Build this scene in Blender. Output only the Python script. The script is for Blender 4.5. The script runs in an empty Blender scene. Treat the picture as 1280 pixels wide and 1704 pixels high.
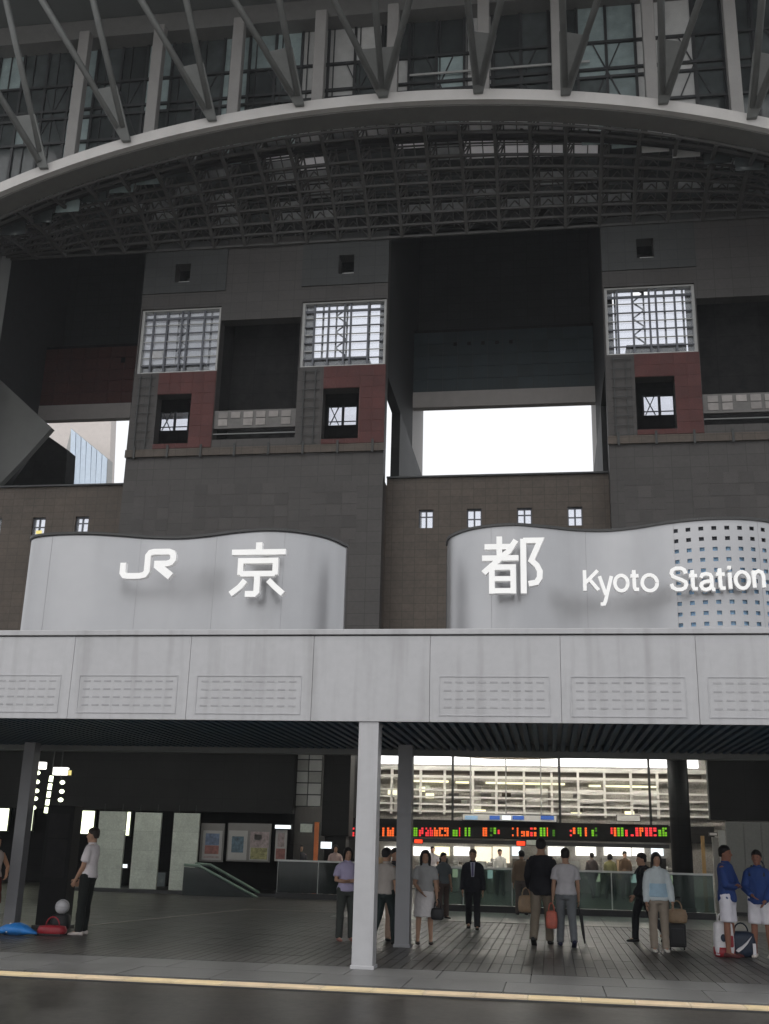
import bpy, bmesh, math, random
import numpy as np
from mathutils import Vector, Matrix
random.seed(11)
S = bpy.context.scene
COL = S.collection

# ------------------------------------------------------------------ camera
W, H, FPX, EYE = 1280.0, 1704.0, 1800.0, 1.6
YAW, PITCH, ROLL = map(math.radians, (-8.83, 17.2, 1.51))
f_ = Vector((math.sin(YAW) * math.cos(PITCH), math.cos(YAW) * math.cos(PITCH), math.sin(PITCH)))
r_ = Vector((math.cos(YAW), -math.sin(YAW), 0)); u_ = r_.cross(f_)
cr, sr = math.cos(ROLL), math.sin(ROLL)
RIGHT = cr * r_ + sr * u_; UP = cr * u_ - sr * r_
cam = bpy.data.cameras.new('camera'); camo = bpy.data.objects.new('camera', cam); COL.objects.link(camo)
cam.sensor_fit = 'VERTICAL'; cam.sensor_height = 36; cam.sensor_width = 36 * W / H
cam.lens = FPX / H * 36; cam.clip_start = 0.1; cam.clip_end = 3000
camo.matrix_world = Matrix(((RIGHT.x, UP.x, -f_.x, 0), (RIGHT.y, UP.y, -f_.y, 0), (RIGHT.z, UP.z, -f_.z, EYE), (0, 0, 0, 1)))
S.camera = camo

# ------------------------------------------------------------------ sky, sun, exposure
SUN_EL, SUN_AZ = 58, 200        # azimuth clockwise from +Y: behind the camera, a little left
wd = bpy.data.worlds.new('World'); S.world = wd; wd.use_nodes = True
nt = wd.node_tree; nt.nodes.clear()
sky = nt.nodes.new('ShaderNodeTexSky'); sky.sky_type = 'NISHITA'; sky.sun_disc = False
sky.sun_elevation = math.radians(SUN_EL); sky.sun_rotation = math.radians(SUN_AZ)
sky.air_density = 1.6; sky.dust_density = 6.0; sky.ozone_density = 1.0
hs = nt.nodes.new('ShaderNodeHueSaturation'); hs.inputs['Saturation'].default_value = 0.22
cl = nt.nodes.new('ShaderNodeMixRGB'); cl.inputs[0].default_value = 0.55      # even cloud cover over the blue
cl.inputs[2].default_value = (15.0, 15.2, 15.6, 1)
bg = nt.nodes.new('ShaderNodeBackground'); bg.inputs[1].default_value = 0.10
wo = nt.nodes.new('ShaderNodeOutputWorld')
nt.links.new(sky.outputs[0], hs.inputs['Color']); nt.links.new(hs.outputs[0], cl.inputs[1])
nt.links.new(cl.outputs[0], bg.inputs[0]); nt.links.new(bg.outputs[0], wo.inputs[0])
sl = bpy.data.lights.new('sun', 'SUN'); sl.energy = 0.8; sl.angle = math.radians(25); sl.color = (1, 0.97, 0.93)
slo = bpy.data.objects.new('sun', sl); COL.objects.link(slo)
sd = Vector((math.sin(math.radians(SUN_AZ)) * math.cos(math.radians(SUN_EL)), math.cos(math.radians(SUN_AZ)) * math.cos(math.radians(SUN_EL)), math.sin(math.radians(SUN_EL))))
slo.rotation_euler = sd.to_track_quat('Z', 'Y').to_euler()
vs = S.view_settings; vs.view_transform = 'Standard'; vs.look = 'None'; vs.gamma = 1; vs.use_curve_mapping = False
vs.exposure = 0.12
S.cycles.use_denoising = True
S.cycles.max_bounces = 6; S.cycles.transparent_max_bounces = 16

# ------------------------------------------------------------------ helpers
def ray(x, y):
    return RIGHT * ((x - W / 2) / FPX) + UP * ((H / 2 - y) / FPX) + f_
def at(x, y, Y):                 # the point seen at photo pixel (x, y) at depth Y
    d = ray(x, y); t = Y / d.y
    return Vector((d.x * t, Y, EYE + d.z * t))
def gnd(x, y, Z=0.0):
    d = ray(x, y); t = (Z - EYE) / d.z
    return Vector((d.x * t, d.y * t, Z))
def rect(x0, y0, x1, y1, Y):     # photo box -> X0, X1, Z0, Z1 on the plane at depth Y
    xm, ym = (x0 + x1) / 2, (y0 + y1) / 2
    return at(x0, ym, Y).x, at(x1, ym, Y).x, at(xm, y1, Y).z, at(xm, y0, Y).z

def tag(o, label=None, cat=None, group=None, kind=None):
    if label: o['label'] = label
    if cat: o['category'] = cat
    if group: o['group'] = group
    if kind: o['kind'] = kind
    return o
def empty(name, loc, label, cat, group=None, rz=0.0):
    o = bpy.data.objects.new(name, None); COL.objects.link(o); o.empty_display_size = 0.2
    o.location = loc; o.rotation_euler[2] = rz
    return tag(o, label, cat, group)
def wloc(o):                     # summed location up the (unrotated) parents
    v = Vector(o.location); p = o.parent
    while p: v = v + Vector(p.location); p = p.parent
    return v
class MB:
    def __init__(s): s.v = []; s.f = []; s.mi = []; s.cm = 0
    def add(s, vs_, fs):
        b = len(s.v); s.v += [tuple(p) for p in vs_]
        for f in fs: s.f.append([i + b for i in f]); s.mi.append(s.cm)
        return s
    def box(s, x0, x1, y0, y1, z0, z1):
        return s.add([(x0, y0, z0), (x1, y0, z0), (x1, y1, z0), (x0, y1, z0), (x0, y0, z1), (x1, y0, z1), (x1, y1, z1), (x0, y1, z1)],
                     [(0, 3, 2, 1), (4, 5, 6, 7), (0, 1, 5, 4), (1, 2, 6, 5), (2, 3, 7, 6), (3, 0, 4, 7)])
    def prism_y(s, pts, y0, y1):                 # polygon of (x, z) extruded along Y
        n = len(pts)
        v = [(x, y0, z) for x, z in pts] + [(x, y1, z) for x, z in pts]
        f = [tuple(range(n)), tuple(range(2 * n - 1, n - 1, -1))]
        f += [(i, i + n, (i + 1) % n + n, (i + 1) % n) for i in range(n)]
        return s.add(v, f)
    def bar(s, p, q, w, h, up=(0, 0, 1)):        # rectangular bar from p to q
        p, q = Vector(p), Vector(q); d = (q - p).normalized(); a = d.cross(Vector(up))
        if a.length < 1e-4: a = d.cross(Vector((0, 1, 0)))
        a.normalize(); b = a.cross(d)
        c = [(-1, -1), (1, -1), (1, 1), (-1, 1)]
        v = [o + a * (i * w / 2) + b * (j * h / 2) for o in (p, q) for i, j in c]
        return s.add(v, [(0, 1, 2, 3), (7, 6, 5, 4), (0, 4, 5, 1), (1, 5, 6, 2), (2, 6, 7, 3), (3, 7, 4, 0)])
    def loft(s, rings):                          # rings: equal-length lists of points; capped
        n = len(rings[0]); v = [p for r in rings for p in r]; f = []
        for k in range(len(rings) - 1):
            for i in range(n):
                j = (i + 1) % n; f.append((k * n + i, k * n + j, (k + 1) * n + j, (k + 1) * n + i))
        f.append(tuple(range(n - 1, -1, -1))); f.append(tuple(range((len(rings) - 1) * n, len(rings) * n)))
        return s.add(v, f)
    def tube(s, pts, rad, n=10):
        pts = [Vector(p) for p in pts]
        if not isinstance(rad, (list, tuple)): rad = [rad] * len(pts)
        rings = []; a = None
        for k, p in enumerate(pts):
            d = (pts[min(k + 1, len(pts) - 1)] - pts[max(k - 1, 0)]).normalized()
            if a is None:
                a = d.cross(Vector((0, 1, 0)) if abs(d.y) < .9 else Vector((1, 0, 0)))
            a = (a - d * a.dot(d)).normalized(); b = d.cross(a)
            rings.append([p + (a * math.cos(t) + b * math.sin(t)) * rad[k] for t in (2 * math.pi * i / n for i in range(n))])
        return s.loft(rings)
    def ellipsoid(s, c, rx, ry, rz, n=14, m=9):
        c = Vector(c); rings = []
        for k in range(m + 1):
            t = -math.pi / 2 + math.pi * k / m; q = max(math.cos(t), .02)
            rings.append([c + Vector((rx * q * math.cos(2 * math.pi * i / n), ry * q * math.sin(2 * math.pi * i / n), rz * math.sin(t))) for i in range(n)])
        return s.loft(rings)
    def mesh(s, name, mats, smooth=False):
        me = bpy.data.meshes.new(name); me.from_pydata(s.v, [], s.f)
        mats = mats if isinstance(mats, (list, tuple)) else [mats]
        for m in mats: me.materials.append(m)
        me.polygons.foreach_set('material_index', s.mi)
        bm = bmesh.new(); bm.from_mesh(me); bmesh.ops.recalc_face_normals(bm, faces=bm.faces); bm.to_mesh(me); bm.free()
        if smooth: me.polygons.foreach_set('use_smooth', [True] * len(me.polygons))
        me.update(); return me
    def build(s, name, mats, parent=None, smooth=False, bevel=0, local=False):
        o = bpy.data.objects.new(name, s.mesh(name, mats, smooth)); COL.objects.link(o)
        if parent is not None:
            if not local: o.location = -wloc(parent)
            o.parent = parent
        if bevel:
            b = o.modifiers.new('bevel', 'BEVEL'); b.width = bevel; b.segments = 2; b.limit_method = 'ANGLE'
        return o
_unit = {}
def ubox(name, mat, parent, x0, x1, y0, y1, z0, z1):   # boxes that share one unit mesh per material
    key = mat.name
    if key not in _unit: _unit[key] = MB().box(-.5, .5, -.5, .5, -.5, .5).mesh('block', mat)
    o = bpy.data.objects.new(name, _unit[key]); COL.objects.link(o)
    o.location = Vector(((x0 + x1) / 2, (y0 + y1) / 2, (z0 + z1) / 2)) - (wloc(parent) if parent else Vector())
    o.scale = (x1 - x0, y1 - y0, z1 - z0); o.parent = parent
    return o

# ------------------------------------------------------------------ materials
def material(name, col, rough=.6, metal=0.0, var=.15, scale=3.0, bump=0.0, spec=.5, grime=None, joints=None, rnd=0.0, fine=0.0):
    m = bpy.data.materials.new(name); m.use_nodes = True; t = m.node_tree; N = t.nodes; L = t.links
    b = N['Principled BSDF']; b.inputs['Roughness'].default_value = rough; b.inputs['Metallic'].default_value = metal
    b.inputs['Specular IOR Level'].default_value = spec
    geo = N.new('ShaderNodeNewGeometry')
    no = N.new('ShaderNodeTexNoise'); no.inputs['Scale'].default_value = scale; no.inputs['Detail'].default_value = 6; no.inputs['Roughness'].default_value = .62
    L.new(geo.outputs['Position'], no.inputs['Vector'])
    mr = N.new('ShaderNodeMapRange'); mr.inputs[1].default_value = .3; mr.inputs[2].default_value = .7
    mr.inputs[3].default_value = 1 - var; mr.inputs[4].default_value = 1 + var
    L.new(no.outputs[0], mr.inputs[0]); val = mr.outputs[0]
    def mul(a, bsock):
        q = N.new('ShaderNodeMath'); q.operation = 'MULTIPLY'; L.new(a, q.inputs[0]); L.new(bsock, q.inputs[1]); return q.outputs[0]
    if fine:
        n2 = N.new('ShaderNodeTexNoise'); n2.inputs['Scale'].default_value = scale * 14; n2.inputs['Detail'].default_value = 3
        L.new(geo.outputs['Position'], n2.inputs['Vector'])
        m2 = N.new('ShaderNodeMapRange'); m2.inputs[1].default_value = .3; m2.inputs[2].default_value = .7; m2.inputs[3].default_value = 1 - fine; m2.inputs[4].default_value = 1 + fine
        L.new(n2.outputs[0], m2.inputs[0]); val = mul(val, m2.outputs[0])
    if rnd:
        oi = N.new('ShaderNodeObjectInfo'); ad = N.new('ShaderNodeMath'); ad.operation = 'ADD'
        L.new(oi.outputs['Random'], ad.inputs[0]); L.new(geo.outputs['Random Per Island'], ad.inputs[1])
        fr = N.new('ShaderNodeMath'); fr.operation = 'FRACT'; L.new(ad.outputs[0], fr.inputs[0])
        m3 = N.new('ShaderNodeMapRange'); m3.inputs[3].default_value = 1 - rnd; m3.inputs[4].default_value = 1 + rnd
        L.new(fr.outputs[0], m3.inputs[0]); val = mul(val, m3.outputs[0])
    if joints:                                # fine mortar lines on walls: (width, height, plane)
        mp = N.new('ShaderNodeMapping')
        if joints[2] == 'xz': mp.inputs['Rotation'].default_value = (-math.pi / 2, 0, 0)
        L.new(geo.outputs['Position'], mp.inputs['Vector'])
        br = N.new('ShaderNodeTexBrick'); br.inputs['Scale'].default_value = 1; br.inputs['Brick Width'].default_value = joints[0]; br.inputs['Row Height'].default_value = joints[1]
        br.inputs['Mortar Size'].default_value = .012; br.offset = 0 if len(joints) < 4 else joints[3]
        br.inputs['Color1'].default_value = (1, 1, 1, 1); br.inputs['Color2'].default_value = (.86, .86, .86, 1); br.inputs['Mortar'].default_value = (.62, .62, .62, 1)
        L.new(mp.outputs[0], br.inputs['Vector']); val = mul(val, br.outputs['Color'])
    mx = N.new('ShaderNodeMixRGB'); mx.blend_type = 'MULTIPLY'; mx.inputs[0].default_value = 1
    mx.inputs[1].default_value = (*col, 1); L.new(val, mx.inputs[2]); out = mx.outputs[0]
    if grime:
        ng = N.new('ShaderNodeTexNoise'); ng.inputs['Scale'].default_value = grime[1]; ng.inputs['Detail'].default_value = 8
        mg = N.new('ShaderNodeMapping'); mg.inputs['Scale'].default_value = grime[2] if len(grime) > 2 else (1, 1, 1)
        L.new(geo.outputs['Position'], mg.inputs[0]); L.new(mg.outputs[0], ng.inputs['Vector'])
        g2 = N.new('ShaderNodeMapRange'); g2.inputs[1].default_value = .5; g2.inputs[2].default_value = .75; g2.inputs[4].default_value = grime[0]
        L.new(ng.outputs[0], g2.inputs[0])
        mm = N.new('ShaderNodeMixRGB'); mm.inputs[2].default_value = (col[0] * .35, col[1] * .34, col[2] * .32, 1)
        L.new(g2.outputs[0], mm.inputs[0]); L.new(out, mm.inputs[1]); out = mm.outputs[0]
    L.new(out, b.inputs['Base Color'])
    rr = N.new('ShaderNodeMapRange'); rr.inputs[3].default_value = max(rough - .08, .02); rr.inputs[4].default_value = min(rough + .08, 1)
    L.new(no.outputs[0], rr.inputs[0]); L.new(rr.outputs[0], b.inputs['Roughness'])
    if bump:
        bp = N.new('ShaderNodeBump'); bp.inputs['Strength'].default_value = bump; bp.inputs['Distance'].default_value = .02
        L.new(no.outputs[0], bp.inputs['Height']); L.new(bp.outputs[0], b.inputs['Normal'])
    return m
def emitter(name, col, strength):
    m = bpy.data.materials.new(name); m.use_nodes = True; t = m.node_tree; t.nodes.clear()
    e = t.nodes.new('ShaderNodeEmission'); e.inputs[0].default_value = (*col, 1); e.inputs[1].default_value = strength
    o = t.nodes.new('ShaderNodeOutputMaterial')
    no = t.nodes.new('ShaderNodeTexNoise'); no.inputs['Scale'].default_value = 1.7
    mr = t.nodes.new('ShaderNodeMapRange'); mr.inputs[3].default_value = strength * .7; mr.inputs[4].default_value = strength * 1.3
    g = t.nodes.new('ShaderNodeNewGeometry'); t.links.new(g.outputs['Position'], no.inputs['Vector'])
    t.links.new(no.outputs[0], mr.inputs[0]); t.links.new(mr.outputs[0], e.inputs[1])
    t.links.new(e.outputs[0], o.inputs[0]); return m
def glass(name, tint, clear=.7, rough=.03, body=None):   # a thin pane: part clear, part reflecting, optional body colour
    m = bpy.data.materials.new(name); m.use_nodes = True; t = m.node_tree; t.nodes.clear(); N = t.nodes; L = t.links
    tr = N.new('ShaderNodeBsdfTransparent'); tr.inputs[0].default_value = (*tint, 1)
    gl = N.new('ShaderNodeBsdfGlossy'); gl.inputs['Roughness'].default_value = rough; gl.inputs[0].default_value = (.9, .95, .95, 1)
    df = N.new('ShaderNodeBsdfDiffuse'); df.inputs[0].default_value = (*(body or tint), 1)
    fr = N.new('ShaderNodeFresnel'); fr.inputs[0].default_value = 1.52
    a = N.new('ShaderNodeMixShader'); a.inputs[0].default_value = clear; L.new(df.outputs[0], a.inputs[1]); L.new(tr.outputs[0], a.inputs[2])
    c = N.new('ShaderNodeMixShader'); L.new(fr.outputs[0], c.inputs[0]); L.new(a.outputs[0], c.inputs[1]); L.new(gl.outputs[0], c.inputs[2])
    o = N.new('ShaderNodeOutputMaterial'); L.new(c.outputs[0], o.inputs[0]); return m

def frosted(name, col):
    m = bpy.data.materials.new(name); m.use_nodes = True; t = m.node_tree; t.nodes.clear()
    a = t.nodes.new('ShaderNodeBsdfTranslucent'); a.inputs[0].default_value = (*col, 1); b = t.nodes.new('ShaderNodeBsdfDiffuse'); b.inputs[0].default_value = (*col, 1)
    c = t.nodes.new('ShaderNodeMixShader'); c.inputs[0].default_value = .25; o = t.nodes.new('ShaderNodeOutputMaterial')
    t.links.new(a.outputs[0], c.inputs[1]); t.links.new(b.outputs[0], c.inputs[2]); t.links.new(c.outputs[0], o.inputs[0]); return m
FROST = frosted('frosted_white_sheet', (1.0, 1.0, 1.0))
ROOFPALE = frosted('frosted_roof_glass', (.88, .86, .86))
M = dict(
    road=material('wet_dark_paving', (.034, .032, .029), .34, var=.2, scale=.9, fine=.38, grime=(.45, .5), spec=.04),
    plaza=material('pale_plaza_paving', (.30, .29, .275), .6, var=.15, scale=.5, fine=.1),
    tile=material('dark_floor_tile', (.056, .0535, .050), .40, spec=.2, var=.2, scale=1.1, fine=.12, rnd=.16),
    band=material('grey_floor_band', (.16, .16, .152), .4, var=.15, fine=.1, rnd=.08), bandpale=material('pale_floor_line', (.22, .20, .18), .5),
    grout=material('floor_bed', (.03, .03, .03), .6),
    kerb=material('grey_kerb_stone', (.105, .104, .101), .45, var=.16, scale=2, fine=.12, rnd=.1, grime=(.4, .9)),
    tactile=material('yellow_tactile', (.62, .50, .31), .55, var=.14, scale=6, rnd=.07, grime=(.3, 3)),
    tactile2=material('pinkish_tactile', (.60, .48, .33), .55, var=.14, scale=6, rnd=.07, grime=(.3, 3)),
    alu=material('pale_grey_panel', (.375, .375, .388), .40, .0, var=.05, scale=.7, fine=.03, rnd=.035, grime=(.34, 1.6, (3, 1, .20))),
    alu_dark=material('grey_column_paint', (.20, .20, .21), .45, var=.05, scale=2, grime=(.12, 1.2, (2, 2, .4))),  # column paint darkened: shade on the inner columns put into the colour
    slot=material('vent_slot_shadow', (.29, .29, .30), .7),
    slot2=material('vent_frame_paint', (.36, .36, .375), .5),
    sign=material('brushed_sign_panel', (.37, .37, .38), .33, .7, var=.05, scale=1.2, fine=.0, grime=(.16, .8, (3, 3, .25))),
    rim=material('dark_sign_rim', (.03, .03, .03), .5),
    white=material('white_letter', (.92, .92, .91), .4, var=.02),
    bluepanel=material('light_blue_sheet', (.42, .68, .95), .4, var=.1, scale=4),
    navy=material('dark_backing', (.05, .055, .07), .6),
    slat=material('dark_blue_slat', (.022, .062, .11), .45, .2, var=.15),
    darkmetal=material('dark_metal', (.03, .031, .032), .45, .3, var=.2),
    black=material('black_granite', (.016, .016, .016), .6, spec=.2, var=.3, scale=.8, joints=(1.2, .6, 'xz')),
    stone=material('dark_granite', (.052, .048, .0455), .6, spec=.3, var=.12, scale=.5, fine=.08, joints=(.62, .42, 'xz'), grime=(.3, .25, (1.5, 1, .5))),
    stone2=material('dark_granite_block', (.040, .042, .0415), .6, spec=.3, var=.14, scale=.6, fine=.08, joints=(.62, .42, 'xz')),
    stonebrown=material('brown_granite', (.072, .057, .045), .6, spec=.3, var=.14, scale=.7, fine=.12, joints=(.42, .28, 'xz'), grime=(.25, .4)),
    panel=material('granite_infill_panel', (.047, .043, .041), .6, spec=.3, var=.12, scale=1.5, fine=.1, rnd=.16),
    parapet=material('grey_parapet', (.095, .09, .085), .6, var=.2, scale=3),
    parapet2=material('pale_parapet_panel', (.20, .185, .175), .6, var=.2, rnd=.25),
    red=material('red_brick_panel', (.074, .0285, .0265), .7, spec=.2, var=.16, scale=1.4, fine=.12, rnd=.08),
    redpanel=material('dark_red_panel', (.075, .022, .017), .6, var=.2, scale=.7, fine=.12, rnd=.12),
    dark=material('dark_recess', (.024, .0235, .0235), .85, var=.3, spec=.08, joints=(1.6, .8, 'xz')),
    flank=material('dark_flank_stone', (.036, .036, .037), .7, var=.15, spec=.15),
    teal=material('dark_teal_cladding', (.022, .038, .044), .5, var=.2, scale=.6, rnd=.15),
    beige=material('pale_beam', (.42, .39, .37), .6, var=.06),
    palewall=material('pale_beige_wall', (.62, .57, .54), .7, var=.05, rnd=.03),
    mull=material('blue_grey_mullion', (.085, .09, .105), .5, .2, var=.15),
    mullpale=material('pale_window_frame', (.36, .36, .35), .5, var=.1),
    pane=glass('pale_window_pane', (.88, .89, .93), .90, body=(.75, .74, .74)),
    frost=FROST,
    clearpane=glass('clear_pane', (.9, .93, .97), .8),
    steel=material('grey_roof_steel', (.135, .14, .135), .5, .1, var=.12),
    arch=material('pale_arch_steel', (.43, .415, .40), .5, .0, var=.06, scale=1, grime=(.2, 1, (1, 1, .3))),
    postgrey=material('grey_post_paint', (.27, .26, .25), .55, var=.1, scale=1.2),
    archdark=material('arch_underside', (.10, .098, .09), .6, var=.12),  # shade under the beam painted in as darker steel
    soffit=material('dark_soffit', (.125, .135, .132), .6, var=.12, scale=.4),
    beamgrey=material('grey_gallery_beam', (.14, .138, .132), .6, var=.1),
    lattice=material('dark_lattice_steel', (.06, .058, .055), .55, .1, var=.2),
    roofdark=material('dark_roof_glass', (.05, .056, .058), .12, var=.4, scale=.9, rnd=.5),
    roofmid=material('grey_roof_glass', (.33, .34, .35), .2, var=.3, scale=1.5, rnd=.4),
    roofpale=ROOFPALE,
    galdark=material('dark_gallery_glass', (.05, .058, .058), .1, var=.4, scale=1.2, rnd=.45),
    galteal=material('teal_gallery_blind', (.25, .31, .31), .25, var=.2, scale=2, rnd=.25),
    galpale=material('pale_gallery_blind', (.44, .44, .43), .3, var=.12, scale=2, rnd=.2),
    slab=material('grey_stair_soffit', (.115, .118, .112), .6, var=.12, scale=.8),
    skyglass=material('pale_blue_glass_wall', (.60, .70, .82), .2, var=.06, rnd=.05),  # reflected sky painted in as a pale blue base colour
    hallceil=material('dark_hall_ceiling', (.05, .048, .04), .7, var=.15),
    hallwall=material('hall_beige_wall', (.36, .345, .32), .7, var=.25, scale=1.2, fine=.2),
    rail=material('white_hall_rail', (.72, .71, .68), .45, var=.06),
    brownband=material('brown_hall_band', (.10, .085, .07), .7, var=.2),
    marble=material('pale_green_stone', (.50, .54, .48), .4, var=.14, scale=1.6, fine=.12, rnd=.06),
    board=material('display_board_black', (.009, .009, .009), .6, var=.2, spec=.15),
    greenglass=glass('green_balustrade_glass', (.45, .56, .52), .72, .06, body=(.10, .14, .13)),
    darkglass=glass('dark_balustrade_glass', (.18, .22, .21), .6, .06, body=(.03, .04, .04)),
    handrail=material('brushed_handrail', (.45, .46, .45), .3, .6, var=.08),
    greenrail=material('green_lit_handrail', (.17, .24, .20), .3, .2, var=.1),  # even pale green base colour
    posterboard=material('grey_poster_board', (.20, .19, .185), .6, var=.08),
    poster=material('white_poster_paper', (.36, .35, .34), .5, var=.05),
    pblue=material('poster_blue', (0.120, 0.162, 0.252), .5, var=.5, scale=6),
    pred=material('poster_red', (0.240, 0.096, 0.084), .5, var=.4, scale=7),
    pteal=material('poster_teal', (.08, .13, .17), .5, var=.6, scale=9),
    pyellow=material('poster_yellow', (0.252, 0.240, 0.108), .5, var=.6, scale=9),
    ppink=material('poster_pink', (0.300, 0.240, 0.240), .5, var=.4, scale=8),
    greypanel=material('grey_wall_panel', (.24, .24, .225), .5, var=.08, scale=1.2, fine=.06),
    wood=material('tan_post', (.48, .30, .12), .5, var=.15),
    blue=material('blue_sheet_bag', (.03, .22, .62), .45, var=.2, scale=8),
    redbag=material('red_bag', (.30, .014, .024), .5, var=.25, scale=8),
    blackbag=material('black_bag', (.012, .012, .014), .6, var=.3, scale=10),
    navybag=material('navy_bag', (.012, .022, .045), .55, var=.3, scale=10),
    whitebag=material('white_bag', (.70, .68, .70), .5, var=.12, scale=8),
    tanbag=material('tan_bag', (.38, .26, .16), .6, var=.2, scale=8),
    E_white=emitter('white_lamp', (1, .98, .92), 1.7),
    E_warm=emitter('warm_shop_light', (1, .90, .66), 1.2),
    E_tube=emitter('yellowish_tube', (1, .95, .62), 1.5),
    E_green=emitter('greenish_lit_window', (.93, 1, .72), 2.2),
    E_bead=emitter('greenish_bead_lamp', (.93, 1, .72), 2.6),
    E_cove=emitter('hall_skylight_cove', (1, .99, .97), 2.4),
    E_ceil=emitter('hall_ceiling_lamp', (1, .95, .84), 85.0), E_down=emitter('concourse_downlight', (1, 1, .93), 80.0),
    L_red=emitter('led_red', (1, .055, .06), 1.0), L_orange=emitter('led_orange', (1, .15, .03), 1.1),
    L_green=emitter('led_green', (.22, .62, .03), .8), L_dim=emitter('led_dim_green', (.10, .30, .03), .5),
    E_sign=emitter('lit_white_sign', (.9, .97, 1), 1.3), E_blue=emitter('lit_blue_sign', (.12, .25, .75), .5),
    E_redsign=emitter('lit_red_sign', (1, .06, .02), 1.4), E_yel=emitter('small_yellow_lamp', (1, .85, .3), .9),
)

# ================================================================== ground
g = MB().box(-400, 400, -200, 600, -.5, -.03).build('ground', M['road']); tag(g, kind='structure')
pz = MB().box(-150, 150, -120, 9.5, -.03, -.02).build('plaza', M['plaza']); tag(pz, kind='structure')  # unseen pale paving, added to bounce light up under the roof
fl = MB().box(-26, 16, 16.0, 50, -.03, -.012).build('concourse_floor', M['grout']); tag(fl, kind='structure')
# dark floor tiles: the nearest ones each a part, the rest joined
TX, TY = .15, 1.2
tm = MB().box(-TX / 2 + .006, TX / 2 - .006, -TY / 2 + .006, TY / 2 - .006, -.012, 0).mesh('floor_tile', M['tile'])
far = MB(); n_t = 0
for r in range(28):
    y = 16.02 + TY * (r + .5)
    x_l, x_r = max(-25.9, -.62 * y), min(15.9, .30 * y)
    k = math.floor(x_l / TX)
    while k * TX < x_r:
        x = (k + .5) * TX; k += 1
        if r < 4 and n_t < 300 and -.51 * y < x < .19 * y:
            o = bpy.data.objects.new('floor_tile', tm); COL.objects.link(o); o.parent = fl
            o.location = (x, y, random.uniform(-.001, .001)); n_t += 1
        else:
            dz = random.uniform(-.001, .001)
            far.box(x - TX / 2 + .006, x + TX / 2 - .006, y - TY / 2 + .006, y + TY / 2 - .006, -.012, dz)
far.build('floor_tiles', M['tile'], fl)['kind'] = 'stuff'
for i in range(14):
    for j in range(4): ubox('pale_floor_slab', M['band'], fl, -5.2 + i * .8 + .004, -5.2 + (i + 1) * .8 - .004, 26.6 + j * 1.05, 27.64 + j * 1.05, .001, .006)
A_, B_, C_ = gnd(120, 1543), gnd(415, 1513), gnd(600, 1520)
for p, q in ((A_, B_), (B_, C_)): MB().bar(p + Vector((0, 0, .004)), q + Vector((0, 0, .004)), .14, .006).build('pale_floor_line', M['bandpale'], fl)
# kerb strip of wide grey slabs with a dark drain line
ks = MB().box(-26, 16, 13.9, 15.98, -.03, -.014).build('kerb_strip', M['grout']); tag(ks, kind='structure')
ksm = MB().box(-.594, .594, -.51, .51, -.014, .004).mesh('kerb_slab', M['kerb'])
for i in range(-9, 6):
    for j in range(2):
        o = bpy.data.objects.new('kerb_slab', ksm); COL.objects.link(o); o.parent = ks
        o.location = (i * 1.2 + .3 * j, 14.43 + 1.035 * j, random.uniform(-.001, .001))
ubox('drain_channel', M['darkmetal'], ks, -14, 10, 15.955, 15.975, -.01, .006)
# yellow tactile strip
tp = MB().box(-26, 16, 13.4, 13.8, -.03, -.016).build('tactile_strip', M['grout']); tag(tp, kind='structure')
tb = MB().box(-.297, .297, -.15, .15, -.016, .002)
for q in range(3): tb.box(-.26, .26, -.09 + q * .09 - .018, -.09 + q * .09 + .018, .002, .007)
tbm = [tb.mesh('tactile_tile', M['tactile']), tb.mesh('tactile_tile', M['tactile2'])]
for i in range(-22, 12):
    o = bpy.data.objects.new('tactile_tile', tbm[(i // 2) % 2]); COL.objects.link(o); o.parent = tp
    o.location = (i * .6, 13.6, random.uniform(0, .001))

# ================================================================== entrance canopy
CY, CZ0, CZ1 = 15.64, 3.33, 4.68
cn = empty('entrance_canopy', (-2.4, 18, 0), 'long pale grey entrance canopy with panelled fascia across the station front', 'canopy')
JX = [-12.8, -10.95, -9.07, -7.2, -5.34, -3.44, -1.7, .18, 2.07, 3.95, 5.85, 7.7]
MB().box(-12.8, 7.7, CY + .06, 20.5, 3.46, 4.59).build('roof_slab', M['alu'], cn)
for i in range(len(JX) - 1):
    a, b = JX[i] + .0025, JX[i + 1] - .0025
    fp = MB().box(a, b, CY, CY + .055, CZ0, 4.58).build('fascia_panel', M['alu'], cn, bevel=.003)
    if JX[i] in (-3.44,) or JX[i] < -9.1 or JX[i] > 3.9: continue
    x0, x1, z0, z1 = a + .13, b - .16, 3.42, 3.99
    fr = MB()
    for (p, q, s, t) in ((x0, x1, z1 - .012, z1), (x0, x1, z0, z0 + .012), (x0, x0 + .012, z0 + .012, z1 - .012), (x1 - .012, x1, z0 + .012, z1 - .012)):
        fr.box(p, q, CY - .008, CY + .004, s, t)
    fr.build('vent_frame', M['slot2'], fp)
    n = 9
    for r in range(4):
        for c in range(n):
            cx = x0 + .13 + (x1 - x0 - .26) * c / (n - 1); cz = z0 + .12 + .12 * r
            ubox('vent_slot', M['slot'], fp, cx - .055, cx + .055, CY - .004, CY + .003, cz - .011, cz + .011)
ct = MB().box(-12.8, 7.7, CY - .025, CY + .30, 4.60, CZ1).build('coping', M['alu'], cn, bevel=.006)
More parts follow.
